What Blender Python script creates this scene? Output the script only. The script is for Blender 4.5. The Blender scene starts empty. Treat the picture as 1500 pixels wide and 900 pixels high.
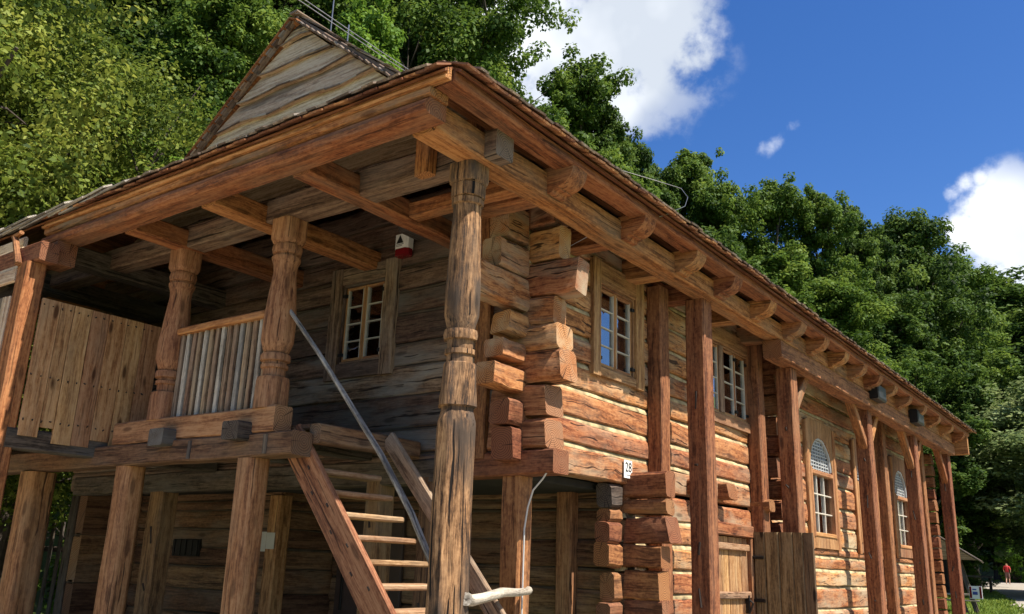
import bpy, math, random
import numpy as np
from mathutils import Vector, Matrix, noise as mnoise

R = math.radians
rnd = random.Random(7)
S = bpy.context.scene
COL = S.collection

# ------------------------------------------------------------------ camera
CAM = Vector((4.06637, -4.81193, 1.6))
def cam_axes(yaw, pitch, roll):
    y, p, r = R(yaw), R(pitch), R(roll)
    f = Vector((math.sin(y)*math.cos(p), math.cos(y)*math.cos(p), math.sin(p)))
    rt = Vector((math.cos(y), -math.sin(y), 0)); up = rt.cross(f)
    return rt*math.cos(r)+up*math.sin(r), up*math.cos(r)-rt*math.sin(r), f
rt, up, fw = cam_axes(-36.7417, 16.2477, 2.0257)
cd = bpy.data.cameras.new('camera'); cam = bpy.data.objects.new('camera', cd); COL.objects.link(cam)
cam.matrix_world = Matrix(((rt.x, up.x, -fw.x, CAM.x), (rt.y, up.y, -fw.y, CAM.y), (rt.z, up.z, -fw.z, CAM.z), (0, 0, 0, 1)))
cd.sensor_width = 36; cd.lens = 1297.8/1500*36; cd.clip_start = .05; cd.clip_end = 2000
S.camera = cam

# ------------------------------------------------------------------ light, sky, exposure
SUN = Vector((1, 0.056, 1.48)).normalized()
S.view_settings.view_transform = 'Standard'; S.view_settings.look = 'None'
S.view_settings.exposure = 0.98; S.view_settings.gamma = 1; S.view_settings.use_curve_mapping = False
sl = bpy.data.lights.new('sun', 'SUN'); sl.energy = 5.0; sl.angle = R(.5); sl.color = (1, .93, .82)
so = bpy.data.objects.new('sun', sl); COL.objects.link(so); so.location = (30, 5, 45)
so.rotation_euler = SUN.to_track_quat('Z', 'Y').to_euler()

W = bpy.data.worlds.new('World'); S.world = W; W.use_nodes = True
def build_world():
    nt = W.node_tree; nt.nodes.clear(); N = nt.nodes.new; L = nt.links.new
    out = N('ShaderNodeOutputWorld'); bg = N('ShaderNodeBackground'); bg.inputs[1].default_value = .088
    L(bg.outputs[0], out.inputs[0])
    sky = N('ShaderNodeTexSky'); sky.sky_type = 'NISHITA'; sky.sun_disc = False
    sky.sun_elevation = math.asin(SUN.z); sky.sun_rotation = R(90); sky.altitude = 300
    sky.air_density = 1.0; sky.dust_density = .7; sky.ozone_density = 2.6
    tc = N('ShaderNodeTexCoord')
    hs = N('ShaderNodeHueSaturation'); hs.inputs['Saturation'].default_value = 1.32; hs.inputs['Hue'].default_value = .512
    L(sky.outputs[0], hs.inputs['Color'])
    # clouds, fixed in the sky by direction
    n1 = N('ShaderNodeTexNoise'); n1.inputs['Scale'].default_value = 15; n1.inputs['Detail'].default_value = 8; n1.inputs['Roughness'].default_value = .58
    L(tc.outputs['Generated'], n1.inputs['Vector'])
    n2 = N('ShaderNodeTexNoise'); n2.inputs['Scale'].default_value = 6; n2.inputs['Detail'].default_value = 4
    L(tc.outputs['Generated'], n2.inputs['Vector'])
    blobs = [((-0.4941, 0.6823, 0.5388), 7.81, 1.00), ((-0.4453, 0.7012, 0.5568), 10.65, 1.00), ((-0.5306, 0.6312, 0.5657), 8.52, 1.00), ((-0.3781, 0.7368, 0.5604), 5.68, 1.00), ((-0.3515, 0.7704, 0.5319), 2.70, 0.90), ((-0.4076, 0.7529, 0.5168), 4.26, 1.00), ((-0.4315, 0.7579, 0.4893), 3.19, 0.95), ((-0.4627, 0.7304, 0.5025), 6.39, 1.00), ((-0.0988, 0.9350, 0.3407), 4.26, 1.00), ((-0.0740, 0.9320, 0.3540), 2.8, 0.75), ((-0.1319, 0.9315, 0.3391), 2.27, 0.90), ((-0.0664, 0.9480, 0.3110), 5.4, 1.00), ((-0.0970, 0.9442, 0.3148), 2.84, 0.90), ((-0.3009, 0.8464, 0.4394), 1.21, 0.42), ((-0.2878, 0.8479, 0.4453), 1.21, 0.42), ((-0.2739, 0.8474, 0.4548), 0.99, 0.42), ((-0.1383, 0.9172, 0.3737), 1.06, 0.72), ((-0.1254, 0.9172, 0.3782), 1.21, 0.72), ((-0.1118, 0.9178, 0.3810), 0.99, 0.72), 
             ((.6, .5, .5), 26, 1.0), ((.55, .76, .33), 12, .8), ((.8, .1, .45), 20, .9), ((-.7, -.4, .5), 25, .9)]  # out-of-view clouds, among them one added to whiten the pane reflections
    cur = None
    for d, ang, wgt in blobs:
        v = Vector(d).normalized()
        dp = N('ShaderNodeVectorMath'); dp.operation = 'DOT_PRODUCT'; dp.inputs[1].default_value = v
        L(tc.outputs['Generated'], dp.inputs[0])
        mr = N('ShaderNodeMapRange'); mr.inputs[1].default_value = math.cos(R(ang)); mr.inputs[2].default_value = math.cos(R(ang*.1)); mr.inputs[4].default_value = wgt
        L(dp.outputs['Value'], mr.inputs[0])
        if cur is None: cur = mr.outputs[0]
        else:
            mx = N('ShaderNodeMath'); mx.operation = 'MAXIMUM'; L(cur, mx.inputs[0]); L(mr.outputs[0], mx.inputs[1]); cur = mx.outputs[0]
    a = N('ShaderNodeMath'); a.operation = 'MULTIPLY_ADD'; a.inputs[1].default_value = 3.4; a.inputs[2].default_value = -2.0
    L(n1.outputs['Fac'], a.inputs[0])
    b = N('ShaderNodeMath'); b.operation = 'MULTIPLY_ADD'; b.inputs[1].default_value = 1.5
    L(cur, b.inputs[0]); L(a.outputs[0], b.inputs[2])
    m = N('ShaderNodeMapRange'); m.interpolation_type = 'SMOOTHSTEP'; m.inputs[1].default_value = .1; m.inputs[2].default_value = .85
    L(b.outputs[0], m.inputs[0])
    gate = N('ShaderNodeMath'); gate.operation = 'MULTIPLY'; L(m.outputs[0], gate.inputs[0])
    g2 = N('ShaderNodeMapRange'); g2.inputs[1].default_value = 0; g2.inputs[2].default_value = .85; L(cur, g2.inputs[0]); L(g2.outputs[0], gate.inputs[1])
    cr = N('ShaderNodeValToRGB'); cr.color_ramp.elements[0].color = (4.2, 4.6, 5.2, 1); cr.color_ramp.elements[1].color = (7.2, 7.4, 7.6, 1)
    cr.color_ramp.elements[0].position = .36; cr.color_ramp.elements[1].position = .62
    L(n2.outputs['Fac'], cr.inputs[0])
    mix = N('ShaderNodeMix'); mix.data_type = 'RGBA'
    L(gate.outputs[0], mix.inputs['Factor']); L(hs.outputs[0], mix.inputs['A']); L(cr.outputs[0], mix.inputs['B'])
    L(mix.outputs['Result'], bg.inputs[0])
build_world()

# ------------------------------------------------------------------ materials
def new_mat(name):
    m = bpy.data.materials.new(name); m.use_nodes = True
    return m, m.node_tree, m.node_tree.nodes['Principled BSDF']

def wood(name, dark, mid, light, grey=(.25, .22, .18), grey_amt=.3, crack=.5, rough=.78, bump=.5, knots=.6, tintamt=.45, fig=0, mottle=.22, bl=(1.3, 4, 4), blr=(.42, .68)):
    m, nt, P = new_mat(name); N = nt.nodes.new; L = nt.links.new
    at = N('ShaderNodeAttribute'); at.attribute_name = 'g'
    tn = N('ShaderNodeAttribute'); tn.attribute_name = 'tint'
    def mapped(sc, src):
        v = N('ShaderNodeVectorMath'); v.operation = 'MULTIPLY'; v.inputs[1].default_value = sc; L(src, v.inputs[0]); return v.outputs[0]
    def noise(sc, det=3, src=None, rg=.6):
        n = N('ShaderNodeTexNoise'); n.inputs['Scale'].default_value = 1; n.inputs['Detail'].default_value = det; n.inputs['Roughness'].default_value = rg
        L(mapped(sc, src or at.outputs['Vector']), n.inputs['Vector']); return n
    wv = noise((1.6, 3.5, 3.5), 2)
    ws = N('ShaderNodeVectorMath'); ws.operation = 'SCALE'; ws.inputs['Scale'].default_value = .06 if not fig else .16; L(wv.outputs['Color'], ws.inputs[0])
    wa = N('ShaderNodeVectorMath'); wa.operation = 'ADD'; L(at.outputs['Vector'], wa.inputs[0]); L(ws.outputs[0], wa.inputs[1])
    G = wa.outputs[0]
    band = noise((1.1, 21, 21), 3, G); grain = noise((4.5, 95, 95), 5, G, .72); blot = noise(bl, 4); mott = noise((20, 30, 30), 3, at.outputs['Vector'], .7)
    mixv = N('ShaderNodeMath'); mixv.operation = 'MULTIPLY_ADD'; mixv.inputs[1].default_value = .5; L(grain.outputs['Fac'], mixv.inputs[0])
    m2 = N('ShaderNodeMath'); m2.operation = 'MULTIPLY'; m2.inputs[1].default_value = .5; L(band.outputs['Fac'], m2.inputs[0]); L(m2.outputs[0], mixv.inputs[2])
    m3 = N('ShaderNodeMath'); m3.operation = 'MULTIPLY_ADD'; m3.inputs[1].default_value = mottle; L(mott.outputs['Fac'], m3.inputs[0]); m3b = N('ShaderNodeMath'); m3b.operation = 'SUBTRACT'; m3b.inputs[1].default_value = mottle*.5; L(mixv.outputs[0], m3b.inputs[0]); L(m3b.outputs[0], m3.inputs[2]); mixv = m3
    ramp = N('ShaderNodeValToRGB'); e = ramp.color_ramp.elements
    e[0].position = .40; e[0].color = (*dark, 1); e[1].position = .60; e[1].color = (*light, 1); k = e.new(.495); k.color = (*mid, 1)
    L(mixv.outputs[0], ramp.inputs[0])
    gm = N('ShaderNodeMapRange'); gm.inputs[1].default_value = blr[0]; gm.inputs[2].default_value = blr[1]; gm.inputs[4].default_value = grey_amt; L(blot.outputs['Fac'], gm.inputs[0])
    t7 = N('ShaderNodeMath'); t7.operation = 'MULTIPLY'; t7.inputs[1].default_value = 7.31; L(tn.outputs['Fac'], t7.inputs[0]); t8 = N('ShaderNodeMath'); t8.operation = 'FRACT'; L(t7.outputs[0], t8.inputs[0])
    t9 = N('ShaderNodeMath'); t9.operation = 'MULTIPLY_ADD'; t9.inputs[1].default_value = 1.3; t9.inputs[2].default_value = .3; L(t8.outputs[0], t9.inputs[0]); g0 = gm; gm = N('ShaderNodeMath'); gm.operation = 'MULTIPLY'; gm.use_clamp = True; L(g0.outputs[0], gm.inputs[0]); L(t9.outputs[0], gm.inputs[1])
    gx = N('ShaderNodeMix'); gx.data_type = 'RGBA'; L(gm.outputs[0], gx.inputs['Factor']); L(ramp.outputs[0], gx.inputs['A'])
    gcol = N('ShaderNodeMix'); gcol.data_type = 'RGBA'; gcol.inputs['A'].default_value = (*[c*.55 for c in grey], 1); gcol.inputs['B'].default_value = (*[c*1.25 for c in grey], 1)
    L(grain.outputs['Fac'], gcol.inputs['Factor']); L(gcol.outputs['Result'], gx.inputs['B'])
    # cracks along the grain
    ck = noise((.55, 38, 38), 2, G, .45); cm = N('ShaderNodeMapRange'); cm.inputs[1].default_value = .64; cm.inputs[2].default_value = .675; cm.inputs[4].default_value = crack
    L(ck.outputs['Fac'], cm.inputs[0])
    cx = N('ShaderNodeMix'); cx.data_type = 'RGBA'; L(cm.outputs[0], cx.inputs['Factor']); L(gx.outputs['Result'], cx.inputs['A']); cx.inputs['B'].default_value = (*[c*.22 for c in dark], 1)
    # knots
    vo = N('ShaderNodeTexVoronoi'); vo.inputs['Scale'].default_value = 1; L(mapped((1.9, 6.5, 6.5), at.outputs['Vector']), vo.inputs['Vector'])
    km = N('ShaderNodeMapRange'); km.inputs[1].default_value = .20; km.inputs[2].default_value = .11; km.inputs[4].default_value = knots; L(vo.outputs['Distance'], km.inputs[0])
    kx = N('ShaderNodeMix'); kx.data_type = 'RGBA'; L(km.outputs[0], kx.inputs['Factor']); L(cx.outputs['Result'], kx.inputs['A']); kx.inputs['B'].default_value = (*[c*.4 for c in dark], 1)
    hv = N('ShaderNodeHueSaturation'); vm = N('ShaderNodeMath'); vm.operation = 'MULTIPLY_ADD'; vm.inputs[1].default_value = tintamt*2; vm.inputs[2].default_value = 1-tintamt
    L(tn.outputs['Fac'], vm.inputs[0]); L(vm.outputs[0], hv.inputs['Value'])
    hm = N('ShaderNodeMath'); hm.operation = 'MULTIPLY_ADD'; hm.inputs[1].default_value = .018; hm.inputs[2].default_value = .4915; L(tn.outputs['Fac'], hm.inputs[0]); L(hm.outputs[0], hv.inputs['Hue'])
    hv.inputs['Saturation'].default_value = 1.0
    ec = N('ShaderNodeAttribute'); ec.attribute_name = 'ec'; sx = N('ShaderNodeSeparateXYZ'); L(ec.outputs['Vector'], sx.inputs[0])
    wn = N('ShaderNodeTexNoise'); wn.inputs['Scale'].default_value = 7; wn.inputs['Detail'].default_value = 3; L(at.outputs['Vector'], wn.inputs['Vector'])
    cb = N('ShaderNodeCombineXYZ'); L(sx.outputs[0], cb.inputs[0]); L(sx.outputs[1], cb.inputs[1]); le = N('ShaderNodeVectorMath'); le.operation = 'LENGTH'; L(cb.outputs[0], le.inputs[0])
    ra = N('ShaderNodeMath'); ra.operation = 'MULTIPLY_ADD'; ra.inputs[1].default_value = .035; L(wn.outputs['Fac'], ra.inputs[0]); L(le.outputs['Value'], ra.inputs[2])
    rs_ = N('ShaderNodeMath'); rs_.operation = 'MULTIPLY'; rs_.inputs[1].default_value = 330; L(ra.outputs[0], rs_.inputs[0]); sn = N('ShaderNodeMath'); sn.operation = 'SINE'; L(rs_.outputs[0], sn.inputs[0])
    an = N('ShaderNodeMath'); an.operation = 'ARCTAN2'; L(sx.outputs[1], an.inputs[0]); L(sx.outputs[0], an.inputs[1]); ac = N('ShaderNodeCombineXYZ'); L(an.outputs[0], ac.inputs[0]); L(sx.outputs[2], ac.inputs[1])
    an2 = N('ShaderNodeTexNoise'); an2.inputs['Scale'].default_value = 5; an2.inputs['Detail'].default_value = 3; L(ac.outputs[0], an2.inputs['Vector'])
    acr = N('ShaderNodeMapRange'); acr.inputs[1].default_value = .60; acr.inputs[2].default_value = .66; acr.inputs[4].default_value = .85; L(an2.outputs['Fac'], acr.inputs[0])
    er = N('ShaderNodeMapRange'); er.inputs[1].default_value = -1; er.inputs[2].default_value = 1; L(sn.outputs[0], er.inputs[0])
    ex = N('ShaderNodeMix'); ex.data_type = 'RGBA'; L(er.outputs[0], ex.inputs['Factor']); ex.inputs['A'].default_value = (*[a*.5+b*.3 for a, b in zip(mid, dark)], 1); ex.inputs['B'].default_value = (*[a*.75+b*.25 for a, b in zip(light, mid)], 1)
    eb = N('ShaderNodeMix'); eb.data_type = 'RGBA'; L(gm.outputs[0], eb.inputs['Factor']); L(ex.outputs['Result'], eb.inputs['A']); eb.inputs['B'].default_value = (*grey, 1)
    ek = N('ShaderNodeMix'); ek.data_type = 'RGBA'; L(acr.outputs[0], ek.inputs['Factor']); L(eb.outputs['Result'], ek.inputs['A']); ek.inputs['B'].default_value = (*[c*.2 for c in dark], 1)
    fl = N('ShaderNodeMath'); fl.operation = 'GREATER_THAN'; fl.inputs[1].default_value = .5; L(sx.outputs[2], fl.inputs[0])
    fin = N('ShaderNodeMix'); fin.data_type = 'RGBA'; L(fl.outputs[0], fin.inputs['Factor']); L(kx.outputs['Result'], fin.inputs['A']); L(ek.outputs['Result'], fin.inputs['B'])
    L(fin.outputs['Result'], hv.inputs['Color']); L(hv.outputs[0], P.inputs['Base Color'])
    P.inputs['Roughness'].default_value = rough; P.inputs['Specular IOR Level'].default_value = .25
    hb = N('ShaderNodeMath'); hb.operation = 'SUBTRACT'; L(mixv.outputs[0], hb.inputs[0]); L(cm.outputs[0], hb.inputs[1])
    bp = N('ShaderNodeBump'); bp.inputs['Strength'].default_value = bump; bp.inputs['Distance'].default_value = .009; L(hb.outputs[0], bp.inputs['Height']); L(bp.outputs[0], P.inputs['Normal'])
    return m

def plain(name, col, rough=.6, metal=0, var=.25, scale=8, emit=None, spec=.4):
    m, nt, P = new_mat(name); N = nt.nodes.new; L = nt.links.new
    tc = N('ShaderNodeTexCoord'); n = N('ShaderNodeTexNoise'); n.inputs['Scale'].default_value = scale; n.inputs['Detail'].default_value = 5; L(tc.outputs['Object'], n.inputs['Vector'])
    r = N('ShaderNodeValToRGB'); r.color_ramp.elements[0].position = .3; r.color_ramp.elements[1].position = .7
    r.color_ramp.elements[0].color = (*[c*(1-var) for c in col], 1); r.color_ramp.elements[1].color = (*[min(1, c*(1+var)) for c in col], 1)
    L(n.outputs['Fac'], r.inputs[0]); L(r.outputs[0], P.inputs['Base Color'])
    P.inputs['Roughness'].default_value = rough; P.inputs['Metallic'].default_value = metal; P.inputs['Specular IOR Level'].default_value = spec
    return m

M = {}
M['long'] = wood('hewn_orange_log', (.125, .041, .015), (.315, .115, .041), (.46, .205, .078), grey=(.40, .31, .20), grey_amt=.7, crack=.9, tintamt=.2, fig=1, mottle=.3)
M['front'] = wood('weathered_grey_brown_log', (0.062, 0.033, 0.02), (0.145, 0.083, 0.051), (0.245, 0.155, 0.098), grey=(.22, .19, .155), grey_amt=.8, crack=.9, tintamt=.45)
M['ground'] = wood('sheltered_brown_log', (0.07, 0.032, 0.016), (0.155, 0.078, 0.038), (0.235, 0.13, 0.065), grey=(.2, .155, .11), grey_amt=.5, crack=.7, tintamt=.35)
M['post'] = wood('red_brown_post', (0.085, 0.027, 0.011), (0.2, 0.072, 0.029), (0.31, 0.13, 0.053), grey=(.28, .16, .085), grey_amt=.3, crack=.5, tintamt=.2, mottle=.4)
M['beam'] = wood('warm_beam', (0.12, 0.038, 0.012), (0.28, 0.1, 0.033), (0.41, 0.175, 0.064), grey=(.22, .15, .09), grey_amt=.55, crack=.6, tintamt=.25, mottle=.3)
M['old'] = wood('old_turned_post', (0.028, 0.015, 0.009), (0.215, 0.105, 0.047), (0.46, 0.25, 0.12), grey=(.075, .05, .035), grey_amt=.85, crack=1.0, bump=1.0, tintamt=.1)
M['turned'] = wood('turned_post_brown', (0.13, 0.05, 0.021), (0.285, 0.125, 0.053), (0.4, 0.205, 0.095), grey=(.26, .17, .10), grey_amt=.4, crack=.8, tintamt=.15)
M['plank'] = wood('pale_new_plank', (0.22, 0.09, 0.034), (0.4, 0.2, 0.085), (0.52, 0.29, 0.14), grey=(.33, .23, .14), grey_amt=.4, crack=.4, knots=1, tintamt=.15)
M['soffit'] = wood('soffit_board', (.13, .042, .015), (.26, .095, .034), (.38, .165, .065), grey=(.24, .13, .07), grey_amt=.3, crack=.5, tintamt=.4)
M['gable'] = wood('grey_gable_board', (0.34, 0.215, 0.13), (0.55, 0.395, 0.255), (0.66, 0.52, 0.36), grey=(.06, .05, .042), grey_amt=.85, crack=.4, knots=.4, tintamt=.14, bl=(.40, 4, 4), blr=(.53, .60))
M['silver'] = wood('silvered_pole', (.16, .13, .10), (.34, .29, .23), (.5, .44, .36), grey=(.12, .12, .12), grey_amt=.6, crack=.7, tintamt=.15)
M['darkpole'] = wood('dark_grey_pole', (0.085, 0.072, 0.06), (0.2, 0.175, 0.15), (0.42, 0.38, 0.33), grey=(.09, .09, .10), grey_amt=.6, crack=.7, tintamt=.1)
M['shingle'] = wood('shingle', (.07, .045, .03), (.17, .11, .075), (.27, .19, .13), grey=(.3, .28, .25), grey_amt=.55, crack=.4, knots=0, tintamt=.5)
M['shingle_new'] = wood('reddish_shingle', (.11, .035, .014), (.24, .09, .038), (.33, .15, .065), grey=(.22, .15, .1), grey_amt=.3, crack=.4, knots=0, tintamt=.5)
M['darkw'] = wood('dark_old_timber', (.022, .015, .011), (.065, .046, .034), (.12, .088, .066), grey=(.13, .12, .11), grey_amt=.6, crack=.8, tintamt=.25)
M['leafdoor'] = wood('brown_weathered_door', (.05, .028, .013), (.14, .085, .04), (.22, .145, .075), grey=(.2, .15, .09), grey_amt=.4, crack=.6, knots=1, tintamt=.3)
M['doorp'] = wood('honey_door_plank', (.17, .075, .026), (.34, .175, .07), (.46, .28, .13), grey=(.3, .22, .14), grey_amt=.5, crack=.5, knots=.6, tintamt=.25)
M['tread'] = wood('stair_tread', (.16, .075, .032), (.30, .165, .08), (.43, .27, .155), grey=(.34, .27, .19), grey_amt=.5, crack=.6, tintamt=.2)
M['casing'] = wood('window_casing', (.12, .062, .036), (.24, .145, .085), (.35, .235, .145), grey=(.3, .24, .17), grey_amt=.5, crack=.5, knots=.3, tintamt=.2)
M['rcasing'] = wood('reddish_window_casing', (.13, .05, .02), (.27, .125, .052), (.38, .2, .09), grey=(.3, .2, .12), grey_amt=.4, crack=.5, knots=.3, tintamt=.2)
M['sash'] = wood('window_sash', (.2, .075, .028), (.34, .15, .06), (.42, .22, .10), grey=(.3, .2, .12), grey_amt=.2, crack=.1, knots=0, tintamt=.15)
M['white_sash'] = plain('pale_glazing_bar', (.5, .45, .37), .5, var=.15)
M['shade_chink'] = plain('shade_dark_chinking', (.075, .055, .036), .95, var=.3, scale=6)  # chinking of the shaded walls, colour darkened to look unlit
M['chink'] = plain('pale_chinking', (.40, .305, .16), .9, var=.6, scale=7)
M['lat'] = plain('grey_white_lattice', (.36, .37, .37), .5, var=.2)
M['iron'] = plain('black_iron', (.022, .02, .019), .5, .6)
M['white'] = plain('white_enamel', (.78, .77, .72), .35, var=.06)
M['paper'] = plain('paper', (.5, .48, .42), .8, var=.08)
M['red'] = plain('red_lens', (.17, .008, .012), .25, var=.15)
M['black'] = plain('black_print', (.015, .015, .016), .5)
M['grey'] = plain('grey_print', (.25, .25, .25), .5)
M['blue'] = plain('blue_print', (.05, .08, .3), .5)
M['unlit_room'] = plain('unlit_interior', (.02, .017, .014), .95)
M['curtain'] = plain('pale_curtain', (.5, .52, .47), .9, var=.1, scale=14)
M['wire'] = plain('galvanised_wire', (.3, .3, .3), .35, .8)
M['cable'] = plain('white_cable', (.5, .48, .45), .4, var=.05)
M['browndoor'] = plain('brown_painted_door', (.055, .033, .026), .65, var=.2)
M['skin'] = plain('skin', (.5, .28, .19), .6, var=.06)
M['shirt'] = plain('red_shirt', (.5, .03, .035), .8, var=.15)
M['shorts'] = plain('brown_shorts', (.17, .09, .075), .85, var=.2)
M['nail'] = plain('rusty_nail', (.03, .018, .012), .7)
M['hair'] = plain('light_brown_hair', (.34, .19, .09), .8)
M['glass_dark'] = None
def glass():
    m, nt, P = new_mat('window_glass'); N = nt.nodes.new; L = nt.links.new
    nt.nodes.remove(P); out = nt.nodes['Material Output']
    gl = N('ShaderNodeBsdfGlossy'); gl.inputs['Roughness'].default_value = .015; gl.inputs['Color'].default_value = (.95, .97, 1, 1)
    tr = N('ShaderNodeBsdfTransparent'); tr.inputs['Color'].default_value = (.8, .85, .84, 1)
    fr = N('ShaderNodeFresnel'); fr.inputs['IOR'].default_value = 2.6
    tc = N('ShaderNodeTexCoord'); n = N('ShaderNodeTexNoise'); n.inputs['Scale'].default_value = 5; L(tc.outputs['Object'], n.inputs['Vector'])
    bp = N('ShaderNodeBump'); bp.inputs['Strength'].default_value = .12; bp.inputs['Distance'].default_value = .02; L(n.outputs['Fac'], bp.inputs['Height']); L(bp.outputs[0], gl.inputs['Normal'])
    mx = N('ShaderNodeMixShader'); ad = N('ShaderNodeMath'); ad.operation = 'MULTIPLY_ADD'; ad.inputs[1].default_value = .85; ad.inputs[2].default_value = .14; ad.use_clamp = True; L(fr.outputs[0], ad.inputs[0]); L(ad.outputs[0], mx.inputs[0]); L(tr.outputs[0], mx.inputs[1]); L(gl.outputs[0], mx.inputs[2]); L(mx.outputs[0], out.inputs[0])
    return m
M['glass'] = glass()

def leafmat(name, c0, c1, c2, trans=.35):
    m, nt, P = new_mat(name); N = nt.nodes.new; L = nt.links.new
    out = nt.nodes['Material Output']
    at = N('ShaderNodeAttribute'); at.attribute_name = 'tint'
    r = N('ShaderNodeValToRGB'); e = r.color_ramp.elements; e[0].color = (*c0, 1); e[1].color = (*c2, 1); k = e.new(.5); k.color = (*c1, 1)
    L(at.outputs['Fac'], r.inputs[0]); L(r.outputs[0], P.inputs['Base Color']); P.inputs['Roughness'].default_value = .6; P.inputs['Specular IOR Level'].default_value = .15
    tl = N('ShaderNodeBsdfTranslucent'); hv = N('ShaderNodeHueSaturation'); hv.inputs['Value'].default_value = 1.5; hv.inputs['Hue'].default_value = .485; L(r.outputs[0], hv.inputs['Color']); L(hv.outputs[0], tl.inputs['Color'])
    mx = N('ShaderNodeMixShader'); mx.inputs[0].default_value = trans; L(P.outputs[0], mx.inputs[1]); L(tl.outputs[0], mx.inputs[2]); L(mx.outputs[0], out.inputs[0])
    return m
M['leaf_mid'] = leafmat('leaf_mid', (.022, .050, .007), (.070, .130, .018), (.155, .225, .038))
M['leaf_dark'] = leafmat('leaf_dark', (.015, .036, .006), (.046, .092, .015), (.105, .165, .030))
M['leaf_yellow'] = leafmat('leaf_yellow', (.020, .042, .006), (.110, .158, .022), (.29, .325, .062))
M['leaf_bright'] = leafmat('leaf_bright', (.04, .09, .010), (.095, .185, .020), (.17, .28, .038))
M['blade'] = leafmat('grass_blade', (.06, .11, .014), (.14, .20, .03), (.22, .28, .06))
M['leaf_silver'] = leafmat('leaf_silver', (.07, .11, .035), (.17, .23, .085), (.28, .33, .15))
M['bark'] = plain('bark', (.055, .042, .032), .9, var=.4, scale=6)

# ------------------------------------------------------------------ mesh builder
class MB:
    def __init__(s): s.v = []; s.f = []; s.g = []; s.t = []; s.mi = []; s.e = []
    def add(s, vs, fs, gs=None, tint=None, mi=0, es=None):
        o = len(s.v); s.v += [tuple(p) for p in vs]
        if gs is None:
            of = (rnd.random()*20, rnd.random()*20, rnd.random()*20); gs = [(p[0]+of[0], p[1]+of[1], p[2]+of[2]) for p in vs]
        s.g += [tuple(q) for q in gs]
        t = rnd.random() if tint is None else tint
        s.t += [t]*len(vs); s.e += es if es is not None else [(0, 0, 0)]*len(vs)
        s.f += [tuple(i+o for i in f) for f in fs]; s.mi += [mi]*len(fs)
    def build(s, name, mats, parent=None, smooth=True, angle=32):
        me = bpy.data.meshes.new(name)
        c = Vector((0, 0, 0))
        n = len(s.v)
        if n:
            xs = [p[0] for p in s.v]; ys = [p[1] for p in s.v]; zs = [p[2] for p in s.v]
            c = Vector(((min(xs)+max(xs))/2, (min(ys)+max(ys))/2, min(zs)))
        me.from_pydata([(p[0]-c.x, p[1]-c.y, p[2]-c.z) for p in s.v], [], s.f)
        ga = me.attributes.new('g', 'FLOAT_VECTOR', 'POINT'); ga.data.foreach_set('vector', [x for q in s.g for x in q])
        ta = me.attributes.new('tint', 'FLOAT', 'POINT'); ta.data.foreach_set('value', s.t)
        ea = me.attributes.new('ec', 'FLOAT_VECTOR', 'POINT'); ea.data.foreach_set('vector', [x for q in s.e for x in q])
        if not isinstance(mats, (list, tuple)): mats = [mats]
        for m in mats: me.materials.append(m)
        if len(mats) > 1: me.polygons.foreach_set('material_index', s.mi)
        if smooth:
            me.polygons.foreach_set('use_smooth', [True]*len(me.polygons)); me.set_sharp_from_angle(angle=R(angle))
        me.update()
        o = bpy.data.objects.new(name, me); COL.objects.link(o)
        if parent is not None:
            o.parent = parent; o.location = c - wloc(parent)
        else: o.location = c
        return o
def wloc(o):
    v = Vector(o.location); p = o.parent
    while p is not None: v += p.location; p = p.parent
    return v
def tag(o, label=None, cat=None, group=None, kind=None):
    if label: o['label'] = label
    if cat: o['category'] = cat
    if group: o['group'] = group
    if kind: o['kind'] = kind
    return o
def empty(name, loc, label=None, cat=None, group=None):
    o = bpy.data.objects.new(name, None); COL.objects.link(o); o.location = loc; o.empty_display_size = .3
    return tag(o, label, cat, group)

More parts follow.
